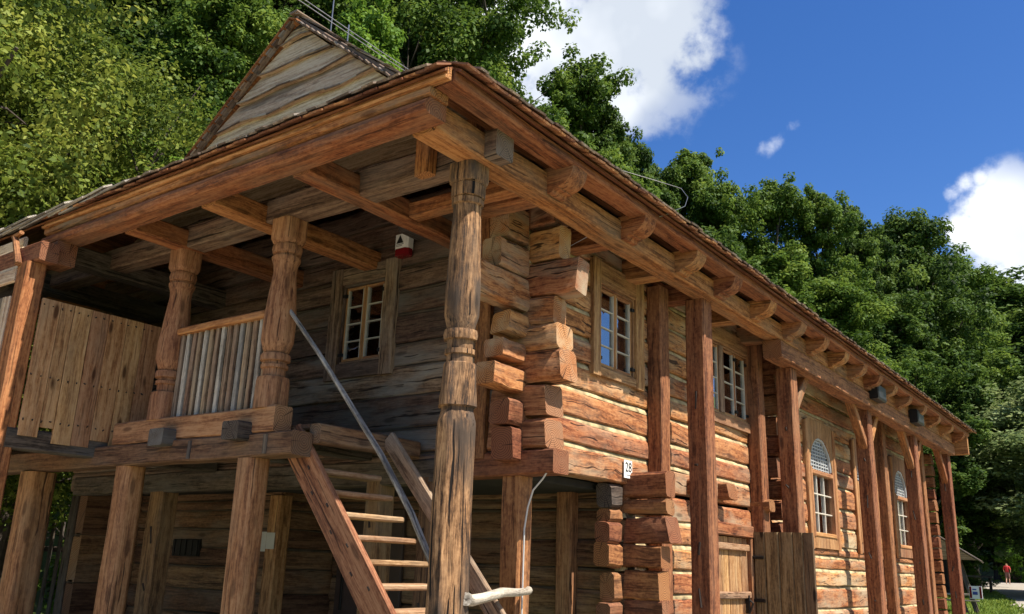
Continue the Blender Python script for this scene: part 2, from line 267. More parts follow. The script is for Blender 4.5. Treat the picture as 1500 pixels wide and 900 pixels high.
def rect_prof(w, h, ch=.012):
    a, b = w/2, h/2; c = min(ch, a*.6, b*.6)
    return [(-a+c, -b), (a-c, -b), (a, -b+c), (a, b-c), (a-c, b), (-a+c, b), (-a, b-c), (-a, -b+c)]
def sweep(mb, p0, p1, A, B, prof, seg=.35, wob=.004, jit=.0, tint=None, mi=0, caps=True, endvar=0):
    """prismatic timber from p0 to p1; prof in (A, B) axes; gently irregular like hewn wood"""
    p0 = Vector(p0); p1 = Vector(p1); A = Vector(A); B = Vector(B); d = p1-p0; L = d.length
    n = max(1, int(round(L/seg))); k = len(prof)
    off = Vector((rnd.random()*50, rnd.random()*50, rnd.random()*50))
    vs, gs, fs = [], [], []
    for i in range(n+1):
        t = i/n; c = p0+d*t
        for j, (a, b) in enumerate(prof):
            s1 = Vector((t*L*1.3, j*.0+a*2, b*2))+off
            na = mnoise.noise(s1)*wob*2; nb = mnoise.noise(s1+Vector((9, 4, 7)))*wob*2
            if jit: na += mnoise.noise(Vector((t*L*7, a*9, b*9))+off)*jit; nb += mnoise.noise(Vector((t*L*7, a*9+5, b*9))+off)*jit
            e = 0
            if endvar and i in (0, n): e = (a-b)*endvar*(1 if i else -1)
            vs.append(c+A*(a+na)+B*(b+nb)+d.normalized()*e); gs.append((t*L+off.x, a+off.y, b+off.z))
    for i in range(n):
        for j in range(k):
            j2 = (j+1) % k
            fs.append((i*k+j, i*k+j2, (i+1)*k+j2, (i+1)*k+j))
    if caps:
        es = [(0, 0, 0)]*len(vs); m0 = len(vs); ca, cb = rnd.uniform(-.03, .03), rnd.uniform(-.03, .03); fl = 1+rnd.random()*9
        for i in (0, n):
            for j, (a, b) in enumerate(prof): vs.append(Vector(vs[i*k+j])); gs.append(gs[i*k+j]); es.append((a+ca, b+cb, fl))
        fs.append(tuple(m0+j for j in range(k-1, -1, -1))); fs.append(tuple(m0+k+j for j in range(k)))
    else: es = None
    # keep faces outward
    if (A.cross(B)).dot(d) < 0: fs = [tuple(reversed(f)) for f in fs]
    mb.add(vs, fs, gs, tint, mi, es)
def timber(mb, p0, p1, w, h, side=None, ch=.012, **kw):
    p0 = Vector(p0); p1 = Vector(p1); d = (p1-p0).normalized()
    if side is None: side = d.cross(Vector((0, 0, 1)))
    A = Vector(side); A = (A-d*A.dot(d)).normalized(); B = d.cross(A)
    sweep(mb, p0, p1, A, B, rect_prof(w, h, ch), **kw)
def boxb(mb, x0, x1, y0, y1, z0, z1, along='x', ch=.012, **kw):
    cx, cy, cz = (x0+x1)/2, (y0+y1)/2, (z0+z1)/2
    if along == 'x': sweep(mb, (x0, cy, cz), (x1, cy, cz), (0, 1, 0), (0, 0, 1), rect_prof(y1-y0, z1-z0, ch), **kw)
    elif along == 'y': sweep(mb, (cx, y0, cz), (cx, y1, cz), (1, 0, 0), (0, 0, 1), rect_prof(x1-x0, z1-z0, ch), **kw)
    else: sweep(mb, (cx, cy, z0), (cx, cy, z1), (1, 0, 0), (0, 1, 0), rect_prof(x1-x0, y1-y0, ch), **kw)
def tube(mb, pts, rads, n=8, tint=None, mi=0):
    pts = [Vector(p) for p in pts]; vs, gs, fs = [], [], []; off = rnd.random()*40; s = 0
    if not isinstance(rads, (list, tuple)): rads = [rads]*len(pts)
    for i, p in enumerate(pts):
        d = (pts[min(i+1, len(pts)-1)]-pts[max(i-1, 0)]).normalized()
        a = d.orthogonal() if i == 0 else (pa - d*pa.dot(d)); a.normalize(); pa = a; b = d.cross(a)
        if i: s += (p-pts[i-1]).length
        for j in range(n):
            t = 2*math.pi*j/n; o = (a*math.cos(t)+b*math.sin(t))*rads[i]
            vs.append(p+o); gs.append((s+off, math.cos(t)*rads[i]+off, math.sin(t)*rads[i]))
    for i in range(len(pts)-1):
        for j in range(n): fs.append((i*n+j, i*n+(j+1) % n, (i+1)*n+(j+1) % n, (i+1)*n+j))
    fs.append(tuple(range(n-1, -1, -1))); fs.append(tuple((len(pts)-1)*n+j for j in range(n)))
    mb.add(vs, fs, gs, tint, mi)
def extrude_poly(mb, pts, org, U, V, Nn, depth, tint=None, mi=0, grain='u'):
    """closed polygon in (U,V) extruded along Nn"""
    org = Vector(org); U = Vector(U); V = Vector(V); Nn = Vector(Nn); k = len(pts)
    off = Vector((rnd.random()*30, rnd.random()*30, rnd.random()*30)); vs, gs = [], []
    for dd in (0, depth):
        for (u, v) in pts:
            vs.append(org+U*u+V*v+Nn*dd); gs.append(Vector((u, v, dd) if grain == 'u' else ((v, u, dd) if grain == 'v' else (dd, u, v)))+off)
    fs = [tuple(range(k-1, -1, -1)), tuple(range(k, 2*k))]+[(j, (j+1) % k, k+(j+1) % k, k+j) for j in range(k)]
    area = sum(pts[i][0]*pts[(i+1) % k][1]-pts[(i+1) % k][0]*pts[i][1] for i in range(k))
    if (U.cross(V).dot(Nn) < 0) != (area < 0): fs = [tuple(reversed(f)) for f in fs]
    mb.add(vs, fs, gs, tint, mi)

# log wall ------------------------------------------------------------
def log_wall(name, parent, mat, org, U, Nn, u0, u1, courses, openings=(), t=.2, label=None, gap=.044, ends=(0, 0), wob=.008, chink='chink'):
    """horizontal hewn logs; U along the wall, Nn outward; org = point of the outer face at u=0, z=0"""
    org = Vector(org); U = Vector(U); Nn = Vector(Nn); Z = Vector((0, 0, 1)); mb = MB(); mc = MB()
    def spans(z0, z1):
        cur = [(u0, u1)]
        for (a, b, c, d) in openings:
            if min(z1, d)-max(z0, c) > .03:
                nx = []
                for (s, e) in cur:
                    if b <= s or a >= e: nx.append((s, e))
                    else:
                        if a > s: nx.append((s, a))
                        if b < e: nx.append((b, e))
                cur = nx
        return [c for c in cur if c[1]-c[0] > .02]
    for i in range(len(courses)-1):
        z0, z1 = courses[i], courses[i+1]; h = z1-z0-gap
        pro = rnd.uniform(-.010, .010); bulge = rnd.uniform(.0, .010)
        prof = [(-t, 0), (-.016+pro, 0), (pro-.002, .012), (pro+bulge*.6, h*.3), (pro+bulge*.6, h*.6), (pro-.000, h-.030), (pro-.022, h), (-t, h)]
        tint = rnd.random()
        # an opening that covers only part of this course height is handled by trimming the log there
        zs = sorted({z0, z0+h} | {z for o in openings for z in (o[2], o[3]) if z0+.03 < z < z0+h-.03})
        if len(zs) == 2:
            for (s, e) in spans(z0, z1): sweep(mb, org+U*s+Z*z0, org+U*e+Z*z0, Nn, Z, prof, seg=.28, wob=wob, jit=.005, tint=tint)
        else:
            full = [q for q in openings if min(z0+h, q[3])-max(z0, q[2]) > .0]
            a = min(q[0] for q in full); b = max(q[1] for q in full)
            for (s, e) in ((u0, a), (b, u1)):
                if e-s > .02: sweep(mb, org+U*s+Z*z0, org+U*e+Z*z0, Nn, Z, prof, seg=.28, wob=wob, jit=.005, tint=tint)
            # the trimmed pieces between, one per opening and the log lengths between openings
            cuts = sorted((q[0], q[1], q[2], q[3]) for q in full); pos = a
            for q in cuts:
                if q[0]-pos > .02: sweep(mb, org+U*pos+Z*z0, org+U*q[0]+Z*z0, Nn, Z, prof, seg=.28, wob=wob, jit=.005, tint=tint)
                for (lo, hi) in ((z0, min(q[2], z0+h)), (max(q[3], z0), z0+h)):
                    if hi-lo > .025:
                        pr = [(-t, 0), (pro-.004, 0), (pro+bulge*.5, (hi-lo)*.5), (pro-.004, hi-lo-.01), (pro-.02, hi-lo), (-t, hi-lo)]
                        sweep(mb, org+U*q[0]+Z*lo, org+U*q[1]+Z*lo, Nn, Z, pr, seg=.28, wob=.002, tint=tint)
                pos = q[1]
        if i < len(courses)-2:
            for (s, e) in spans(z0+h-.02, z1+.02):
                sweep(mc, org+U*s+Z*(z0+h), org+U*e+Z*(z0+h), Nn, Z, [(-t+.04, -.02), (-.018, -.014), (-.016, .004), (-.05, gap+.012), (-t+.04, gap+.02)], seg=.16, wob=.008, jit=.006, caps=True)
    o = mb.build(name, mat, parent, angle=24)
    if label: o['label'] = label
    if mc.v: mc.build('chinking', M[chink], o, angle=60)
    return o

# square / turned post --------------------------------------------------
def turned(mb, cx, cy, stations, n=32, wob=.003, tint=None):
    """stations: (z, half width, squareness 0 round .. 1 square, chamfer)"""
    vs, gs, fs = [], [], []; off = Vector((rnd.random()*40, rnd.random()*40, rnd.random()*40))
    for (z, r, sq, ch) in stations:
        for j in range(n):
            t = 2*math.pi*j/n; c, s = math.cos(t), math.sin(t)
            rs = r/max(abs(c), abs(s)); rc = (r*2-ch)/(abs(c)+abs(s))  # square, cut by a chamfer
            rr = r*(1-sq)+min(rs, rc)*sq
            rr += mnoise.noise(Vector((c*2, s*2, z*1.7))+off)*wob*2+mnoise.noise(Vector((c*9, s*9, z*.8))+off)*wob*.35
            vs.append((cx+rr*c, cy+rr*s, z)); gs.append((z+off.x, rr*c+off.y, rr*s+off.z))
    m = len(stations)
    for i in range(m-1):
        for j in range(n): fs.append((i*n+j, i*n+(j+1) % n, (i+1)*n+(j+1) % n, (i+1)*n+j))
    fs.append(tuple(range(n-1, -1, -1))); fs.append(tuple((m-1)*n+j for j in range(n)))
    mb.add(vs, fs, gs, tint)
def densify(st, step=.12):
    out = []
    for a, b in zip(st, st[1:]):
        n = max(1, int((b[0]-a[0])/step))
        for i in range(n): out.append(tuple(a[k]+(b[k]-a[k])*i/n for k in range(4)))
    return out+[st[-1]]

# ------------------------------------------------------------------ ground
def smooth(a, b, x):
    t = max(0, min(1, (x-a)/(b-a))); return t*t*(3-2*t)
def terrain(x, y):
    z = .0175*max(0, min(y, 95)) if y > 0 else 0
    hx = max(0, -11-x); z += .30*hx*smooth(0, 8, hx)
    hy = max(0, y-98); z += .34*hy*smooth(0, 12, hy)
    return min(z, 70)
def ground():
    mb = MB(); xs = [-700, -300, -200]+list(range(-140, 141, 4))+[200, 300, 700]; ys = [-700, -300, -150]+list(range(-80, 201, 4))+[260, 340, 700]
    vs = [(x, y, terrain(x, y)-.02+(mnoise.noise(Vector((x*.11, y*.11, 0)))*.05 if abs(x) < 140 else 0)) for y in ys for x in xs]; n = len(xs)
    fs = [(j*n+i, j*n+i+1, (j+1)*n+i+1, (j+1)*n+i) for j in range(len(ys)-1) for i in range(n-1)]
    mb.add(vs, fs, [(p[0], p[1], p[2]) for p in vs], .5)
    m, nt, P = new_mat('grass_ground'); N = nt.nodes.new; L = nt.links.new
    at = N('ShaderNodeAttribute'); at.attribute_name = 'g'
    n1 = N('ShaderNodeTexNoise'); n1.inputs['Scale'].default_value = .6; n1.inputs['Detail'].default_value = 8; n1.inputs['Roughness'].default_value = .7; L(at.outputs['Vector'], n1.inputs['Vector'])
    n2 = N('ShaderNodeTexNoise'); n2.inputs['Scale'].default_value = 22; n2.inputs['Detail'].default_value = 4; L(at.outputs['Vector'], n2.inputs['Vector'])
    r = N('ShaderNodeValToRGB'); e = r.color_ramp.elements; e[0].position = .35; e[0].color = (.055, .10, .014, 1); e[1].position = .65; e[1].color = (.15, .20, .035, 1)
    L(n1.outputs['Fac'], r.inputs[0])
    mx = N('ShaderNodeMix'); mx.data_type = 'RGBA'; mx.blend_type = 'MULTIPLY'; mx.inputs['Factor'].default_value = .7; L(r.outputs[0], mx.inputs['A'])
    r2 = N('ShaderNodeValToRGB'); r2.color_ramp.elements[0].color = (.4, .4, .4, 1); r2.color_ramp.elements[1].color = (1.3, 1.3, 1.3, 1); L(n2.outputs['Fac'], r2.inputs[0]); L(r2.outputs[0], mx.inputs['B'])
    L(mx.outputs['Result'], P.inputs['Base Color']); P.inputs['Roughness'].default_value = .9
    o = mb.build('ground', m); tag(o, kind='structure')
    # path along the house and off into the wood
    pm = MB(); C = [(3.2, -40, 3.2), (3.2, -12, 3.4), (3.0, 8, 2.7), (2.3, 22, 2.3), (1.2, 34, 2.2), (-1.2, 48, 2.3), (-4.2, 63, 2.5), (-7.5, 80, 2.8), (-12, 97, 2.6), (-22, 112, 2.5)]
    pts = []
    for (a, b) in zip(C, C[1:]):
        for i in range(12): pts.append(tuple(a[k]+(b[k]-a[k])*i/12 for k in range(3)))
    pts.append(C[-1]); vs = []
    for i, (x, y, w) in enumerate(pts):
        e = .18*math.sin(i*1.7)+.12*math.sin(i*.63)
        for k in range(5):
            xx = x+(k/4*2-1)*(w+e); vs.append((xx, y, terrain(xx, y)+.03))
    fs = [(i*5+k, i*5+k+1, (i+1)*5+k+1, (i+1)*5+k) for i in range(len(pts)-1) for k in range(4)]
    pm.add(vs, fs, [(p[0], p[1], p[2]) for p in vs], .5)
    sand = plain('bounce_sand', (.50, .43, .33), .95, var=.22, scale=3)
    tag(pm.build('path', plain('grey_gravel', (.30, .265, .22), .95, var=.25, scale=3)), kind='structure')
    ym = MB(); vs = []; fs = []; nx, ny = 14, 10
    for j in range(ny+1):
        for i in range(nx+1):
            x = -14+(14.2)*i/nx; y = -13+(11.5)*j/ny; vs.append((x, y, terrain(x, y)+.02))
    fs = [(j*(nx+1)+i, j*(nx+1)+i+1, (j+1)*(nx+1)+i+1, (j+1)*(nx+1)+i) for j in range(ny) for i in range(nx)]
    ym.add(vs, fs, None, .5); tag(ym.build('bounce_yard', sand), kind='structure')  # unseen pale ground added to bounce warm sunlight into the porch
ground()

# ------------------------------------------------------------------ the house
H = empty('timber_house', (-4.15, 9, 0), 'two storey log house of orange hewn timber with a turned corner post and outside stairs', 'house')
XW, YF, YG, YL = -.42, 1.45, 3.3, 2.4
XM = -4.15; XL = -7.9; YE = 16.6; YS = 7.2

long_c = [2.43, 2.735, 2.985, 3.27, 3.53, 3.80, 4.07, 4.34, 4.62, 4.9, 5.15]
log_wall('log_wall', H, M['long'], (XW, 0, 0), (0, 1, 0), (1, 0, 0), YF, YS, long_c, [(2.64, 3.42, 3.52, 4.44), (4.86, 6.60, 3.50, 4.47)], label='lit orange upper log wall of the long side')
gl_c = [0, .28, .55, .83, 1.10, 1.36, 1.62, 1.88, 2.14, 2.43]
log_wall('log_wall', H, M['long'], (XW, 0, 0), (0, 1, 0), (1, 0, 0), YG, YS, gl_c, [(5.28, 6.5, 0, 2.14)], label='ground floor log wall round the plank door')
w2_c = [0, .27, .55, .84, 1.138, 1.46, 1.715, 1.916, 2.063, 2.373, 2.689, 3.035, 3.30, 3.56, 3.83, 4.1, 4.38, 4.66, 4.95, 5.15]
AW = [(8.95, 10.03), (11.42, 12.48), (13.98, 15.0)]
log_wall('log_wall', H, M['long'], (XW, 0, 0), (0, 1, 0), (1, 0, 0), YS+.12, YE, w2_c, [(a-.02, b+.02, 2.19, 3.74) for a, b in AW], label='lit log wall with the arched windows')
fr_c = [2.36, 2.60, 2.84, 3.17, 3.47, 3.71, 4.02, 4.275, 4.53, 4.79, 5.05, 5.3]
log_wall('log_wall', H, M['front'], (0, YF, 0), (1, 0, 0), (0, -1, 0), XL, XW-.03, fr_c, [(-2.89, -2.22, 3.55, 4.45)], gap=.014, chink='shade_chink', label='shaded grey brown front log wall under the gallery roof', wob=.01)
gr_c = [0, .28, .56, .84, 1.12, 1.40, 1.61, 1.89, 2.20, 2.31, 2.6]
log_wall('log_wall', H, M['ground'], (0, YG, 0), (1, 0, 0), (0, -1, 0), -4.7, XW-.02, gr_c, gap=.016, chink='shade_chink', label='recessed ground floor log wall beside the corner stack', t=.18)
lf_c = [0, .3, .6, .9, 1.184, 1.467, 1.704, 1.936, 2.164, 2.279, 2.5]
log_wall('log_wall', H, M['ground'], (0, YL, 0), (1, 0, 0), (0, -1, 0), XL+.1, -4.72, lf_c, gap=.014, chink='shade_chink', label='dark ground floor log wall under the gallery')
log_wall('log_wall', H, M['ground'], (XL, 0, 0), (0, 1, 0), (-1, 0, 0), 1.6, YE, [0, .6, 1.2, 1.8, 2.4, 3, 3.6, 4.2, 4.8, 5.2], gap=.014, chink='shade_chink', label='rear log wall out of the sun')
log_wall('log_wall', H, M['ground'], (0, YE+.02, 0), (1, 0, 0), (0, 1, 0), XL, XW, [0, .6, 1.2, 1.8, 2.4, 3, 3.6, 4.2, 4.8, 5.2], gap=.014, chink='shade_chink', label='far end log wall')
log_wall('log_wall', H, M['ground'], (-4.69, 0, 0), (0, 1, 0), (1, 0, 0), YL+.02, YG, lf_c, gap=.014, chink='shade_chink', label='short return of the ground floor wall')

# inside: floor and partition coloured near-black for the unlit rooms behind the windows
mb = MB(); boxb(mb, XL+.25, XW-.25, 1.75, YE-.3, 2.36, 2.44, 'y', seg=3); mb.build('inner_floor', M['unlit_room'], H)
mb = MB(); boxb(mb, -1.9, -1.84, 1.75, YE-.3, 2.45, 5.0, 'y', seg=3); mb.build('inner_wall', M['unlit_room'], H)
mb = MB(); boxb(mb, -4.6, -1.9, 2.6, 2.66, 2.5, 5.2, 'x', seg=3); mb.build('inner_wall', M['unlit_room'], H)

# upper corner: crossing log ends
def log_end(name, x0, x1, y0, y1, z0, z1, along, mat, label=None, ch=.02):
    mb = MB(); boxb(mb, x0, x1, y0, y1, z0+rnd.uniform(-.006, .006), z1+rnd.uniform(-.008, .006), along, ch=rnd.uniform(.012, .038), seg=.10, wob=.014, jit=.011, endvar=rnd.uniform(-.06, .2))
    o = mb.build(name, mat, H, angle=40)
    if label: o['label'] = label
t = .21
for (z0, z1, xe) in [(4.63, 4.86, -.16), (4.28, 4.60, -.10), (3.94, 4.25, .08), (3.68, 3.93, -.15), (3.435, 3.67, -.08), (3.14, 3.425, -.04), (2.85, 3.13, -.18), (2.57, 2.84, -.17)]:
    log_end('log_end', XW-.06 if z0 > 3.6 else -.80, xe, YF-.004-(.03 if z0 < 3.6 else 0), YF+t, z0, z1, 'x', M['long'] if z0 > 3 else M['turned'], 'longest log end jutting out at the corner' if xe > 0 else None)
for (z0, z1, ye) in [(4.44, 4.76, 1.10), (4.12, 4.40, 1.0), (3.80, 4.11, .73), (3.56, 3.77, 1.17), (3.31, 3.49, 1.09), (3.055, 3.26, .99), (2.755, 2.97, 1.21), (2.47, 2.74, 1.26)]:
    log_end('log_end', XW-t, XW+.004, ye, YF-.02, z0, z1, 'y', M['post'] if z0 < 3 else M['long'], 'thick dark log end that juts furthest towards the corner post' if ye < .8 else None)
mb = MB(); boxb(mb, -1.35, -.085, YF-.05, YF+.19, 2.345, 2.555, 'x', ch=.015, seg=.3, wob=.006); mb.build('sill_beam', M['post'], H)
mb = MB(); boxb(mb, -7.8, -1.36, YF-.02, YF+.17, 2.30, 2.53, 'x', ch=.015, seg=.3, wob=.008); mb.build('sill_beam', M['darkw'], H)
# lower corner stack
for (z0, z1, xe) in [(2.29, 2.55, .05), (2.125, 2.275, .045), (1.86, 2.11, .10), (1.61, 1.84, .02), (1.33, 1.59, 0.0), (1.06, 1.31, .03), (.80, 1.04, -.02), (.53, .78, .02), (.27, .51, 0), (0, .25, .03)]:
    log_end('log_end', XW-.05, xe-.04+rnd.uniform(-.04, .03), YG-.035, YG+.17, z0, z1, 'x', M['post'])
for (z0, z1, ye) in [(2.19, 2.42, 3.03), (2.06, 2.17, 2.99), (1.86, 2.05, 2.97), (1.60, 1.84, 2.93), (1.30, 1.58, 3.05), (1.06, 1.28, 3.0), (.8, 1.04, 3.05), (.53, .78, 3.0), (.26, .51, 3.04), (0, .24, 3.0)]:
    log_end('log_end', XW-.20, XW-.035, ye+rnd.uniform(-.05, .06), YG-.08, z0, z1, 'y', M['darkw'] if z0 > 2.18 else M['post'])
# cross wall end stack between the two halves of the long side
for i in range(16):
    z0 = .02+i*.285
    if z0 > 4.3: break
    log_end('log_end', XW-.1, XW+.2+rnd.uniform(-.02, .03), YS-.1, YS+.1, z0, z0+.27, 'x', M['post'])
for i in range(17):
    z0 = .25+i*.255
    if z0 > 4.3: break
    log_end('log_end', XW-.1, XW+.22, YE+.05, YE+.25, z0, z0+.235, 'x', M['post'])
# single log ends of inner walls on the long side
for (y0, y1, z0, z1, xe, mt) in [(4.66, 4.84, 2.45, 2.64, -.27, 'post'), (5.50, 5.68, 2.45, 2.64, -.27, 'post'), (6.55, 6.74, 2.37, 2.54, -.17, 'post')]:
    log_end('log_end', XW-.05, xe, y0, y1, z0, z1, 'x', M[mt])

# clamp posts against the log walls, corner posts
def post(name, x0, x1, y0, y1, z0, z1, mat='post', label=None, ch=.015):
    mb = MB(); boxb(mb, x0, x1, y0, y1, z0, z1, 'z', ch=ch, seg=.3, wob=.004, jit=.002)
    if name == 'support_post':
        for zz in (1.25, 1.9, 2.7, 3.5):
            if zz < z1: tube(mb, [((x0+x1)/2+rnd.uniform(-.04, .04), y0+.004, zz+rnd.uniform(-.2, .2)), ((x0+x1)/2, y0-.004, zz)], .013, n=7, mi=1)
    o = mb.build(name, [M[mat], M['nail']], H)
    if label: o['label'] = label
    return o
post('clamp_post', XW-.01, -.25, 3.72, 3.93, 0, 4.66)
post('clamp_post', XW-.01, -.25, 6.56, 6.78, 0, 4.66)
post('clamp_post', XW-.01, -.25, 12.85, 13.08, 0, 4.66)
post('clamp_post', XW-.01, -.25, 15.95, 16.2, 0, 4.66)
post('clamp_post', -.98, -.82, YF-.07, YF+.02, 2.5, 4.95)
post('clamp_post', -1.22, -1.03, YG-.13, YG+.02, 0, 2.36, 'turned')
post('corner_post', -.655, -.455, YF+.0, YF+.20, 0, 2.345, 'post')
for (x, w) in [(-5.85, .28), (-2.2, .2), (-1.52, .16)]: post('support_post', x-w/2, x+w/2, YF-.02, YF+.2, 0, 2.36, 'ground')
# outer posts
for (y0, y1, zt) in [(4.08, 4.31, 4.555), (6.87, 7.11, 4.305), (10.55, 10.80, 4.305), (13.80, 14.06, 4.305), (16.9, 17.16, 4.305)]:
    post('support_post', -.125, .10, y0, y1, -.1, zt, 'post')
def brace(y0, z0, y1, z1):
    mb = MB(); timber(mb, (-.01, y0, z0), (-.01, y1, z1), .13, .13, side=(1, 0, 0), seg=.2, wob=.003); mb.build('brace', M['beam'], H)
for (yc, sides) in [(6.99, (1,)), (10.675, (-1, 1)), (13.93, (-1, 1)), (17.03, (-1,))]:
    for s in sides: brace(yc+s*.08, 3.70, yc+s*.78, 4.40)

# wall plates, beams and eaves
def beam(name, x0, x1, y0, y1, z0, z1, along, mat='beam', label=None, **kw):
    mb = MB(); boxb(mb, x0, x1, y0, y1, z0, z1, along, **{**dict(ch=.014, seg=.3, wob=.006, jit=.003), **kw}); o = mb.build(name, M[mat], H)
    if label: o['label'] = label
    return o
beam('wall_plate', -.03, .20, -.60, 17.35, 4.555, 4.775, 'y', 'beam', 'long eave beam over the row of posts')
beam('wall_plate', -.04, .21, 6.22, 17.2, 4.305, 4.548, 'y', 'post', 'lower beam doubling the eave beam from the third post on')
beam('wall_plate', -8.2, .31, -.05, .17, 4.56, 4.79, 'x', 'front', 'front beam over the gallery posts')
beam('eave_purlin', .27, .47, -.74, 17.6, 4.775, 4.865, 'y')
def front_purlin():
    mb = MB(); prof = [(-.11, 0), (.06, 0), (.098, .018), (.112, .06), (.10, .098), (.065, .112), (.06, .13), (-.11, .13)]
    sweep(mb, (-5.0, -.71, 4.575), (.28, -.71, 4.575), (0, -1, 0), (0, 0, 1), prof, seg=.3, wob=.004)
    mb.build('eave_purlin', M['beam'], H, angle=24)
    mb = MB(); sweep(mb, (-5.0, -.71, 4.708), (.30, -.71, 4.708), (0, -1, 0), (0, 0, 1), [(-.1, 0), (.068, 0), (.094, .012), (.096, .058), (.07, .066), (-.1, .066)], seg=.3, wob=.004)
    mb.build('moulded_board', M['beam'], H, angle=24)
    mb = MB(); sweep(mb, (-5.0, -.79, 4.775), (.46, -.79, 4.775), (0, -1, 0), (0, 0, 1), [(-.02, 0), (.04, 0), (.048, .018), (.022, .03), (.022, .085), (-.02, .085)], seg=.3, wob=.003)
    mb.build('fascia_board', M['soffit'], H, angle=24)
front_purlin()
def bracket(y):
    mb = MB(); pts = [(-.75, 4.80), (-.75, 4.60), (.25, 4.575), (.27, 4.605), (.31, 4.605)]
    for i in range(7):
        a = math.pi/2*i/6; pts.append((.31+.15*math.sin(a), 4.785-.165*math.cos(a)))
    pts += [(.46, 4.80)]
    extrude_poly(mb, pts, (0, y-.11, 0), (1, 0, 0), (0, 0, 1), (0, 1, 0), .22)
    mb.build('eave_bracket', M['beam'], H)
for y in [.9, 2.15, 3.28, 4.25, 5.33, 6.43, 7.38, 8.33, 9.28, 10.2, 11.15, 12.2, 13.35, 14.6, 15.85, 17.1]: bracket(y)
for x in (-1.24, -2.46, -3.68): beam('gallery_joist', x-.1, x+.1, -.60, YF+.1, 4.545, 4.735, 'y', 'beam')
for x in (-5.1, -6.4): beam('gallery_joist', x-.1, x+.1, -.60, YF+.1, 4.50, 4.72, 'y', 'darkw')
beam('strut', -.43, -.27, -.16, -.055, 4.52, 4.83, 'z', 'beam')
beam('strut', -.62, -.46, .62, .76, 4.4, 5.4, 'z', 'soffit')
beam('gallery_joist', -1.14, .0, .56, .70, 4.56, 4.7, 'x', 'beam')
# boarded end of the far eave
beam('eave_end_board', .18, .46, 17.3, 17.42, 4.33, 4.8, 'x', 'soffit')

# ------------------------------------------------------------------ roof
ZR = 8.25; SL = .775
def zr(dx):   # height of the main roof at distance dx from the ridge line
    k = -.42-XM
    return ZR-SL*dx if dx < k else ZR-SL*k-.50*(dx-k)
XE = .55; PENT_Y0, PENT_Z0, PS = -.86, 4.855, .60
def pent(y): return PENT_Z0+PS*(y-PENT_Y0)
def hip_y(x):
    z = zr(abs(x-XM)); return PENT_Y0+(z-PENT_Z0)/PS
def shingles(mb, P, u0, u1, v0, v1, inside, w=.125, exp=.21, L=.5, th=.016, first=True):
    """P(u, v) -> (point, down, along, normal); rows from the eave v0 upwards"""
    v = v0; row = 0
    while v < v1:
        u = u0-rnd.random()*w
        while u < u1:
            ww = w*rnd.uniform(.75, 1.2)
            if inside(u+ww/2, v+.05):
                pt, dn, al, nm = P(u, v-rnd.uniform(0, .045)+(0 if row else 0))
                pt = pt+nm*(.012+rnd.uniform(0, .011)); lift = nm*.02
                a = pt+lift*.8; b = pt+al*ww*.97+lift*rnd.uniform(.5, 1.1); le = L
                while le > .12 and not (inside(u+ww/2, v+le) and inside(u, v+le*.9) and inside(u+ww, v+le*.9)): le -= .06
                c = b-dn*le-lift; d = a-dn*le-lift
                o8 = [a, b, c, d, a+nm*th, b+nm*th, c+nm*th*.5, d+nm*th*.5]; off = (rnd.random()*30, rnd.random()*30, rnd.random()*30)
                gs = [(off[0]+x, off[1]+y, off[2]+z) for (x, y, z) in [(0, 0, 0), (0, ww, 0), (L, ww, 0), (L, 0, 0), (0, 0, th), (0, ww, th), (L, ww, th), (L, 0, th)]]
                mb.add(o8, [(3, 2, 1, 0), (4, 5, 6, 7), (0, 1, 5, 4), (1, 2, 6, 5), (2, 3, 7, 6), (3, 0, 4, 7)], gs)
            u += ww
        v += exp; row += 1
def slope_fn(f, axis):
    pass
RF = empty('roof_holder', (0, 0, 0)); bpy.data.objects.remove(RF)
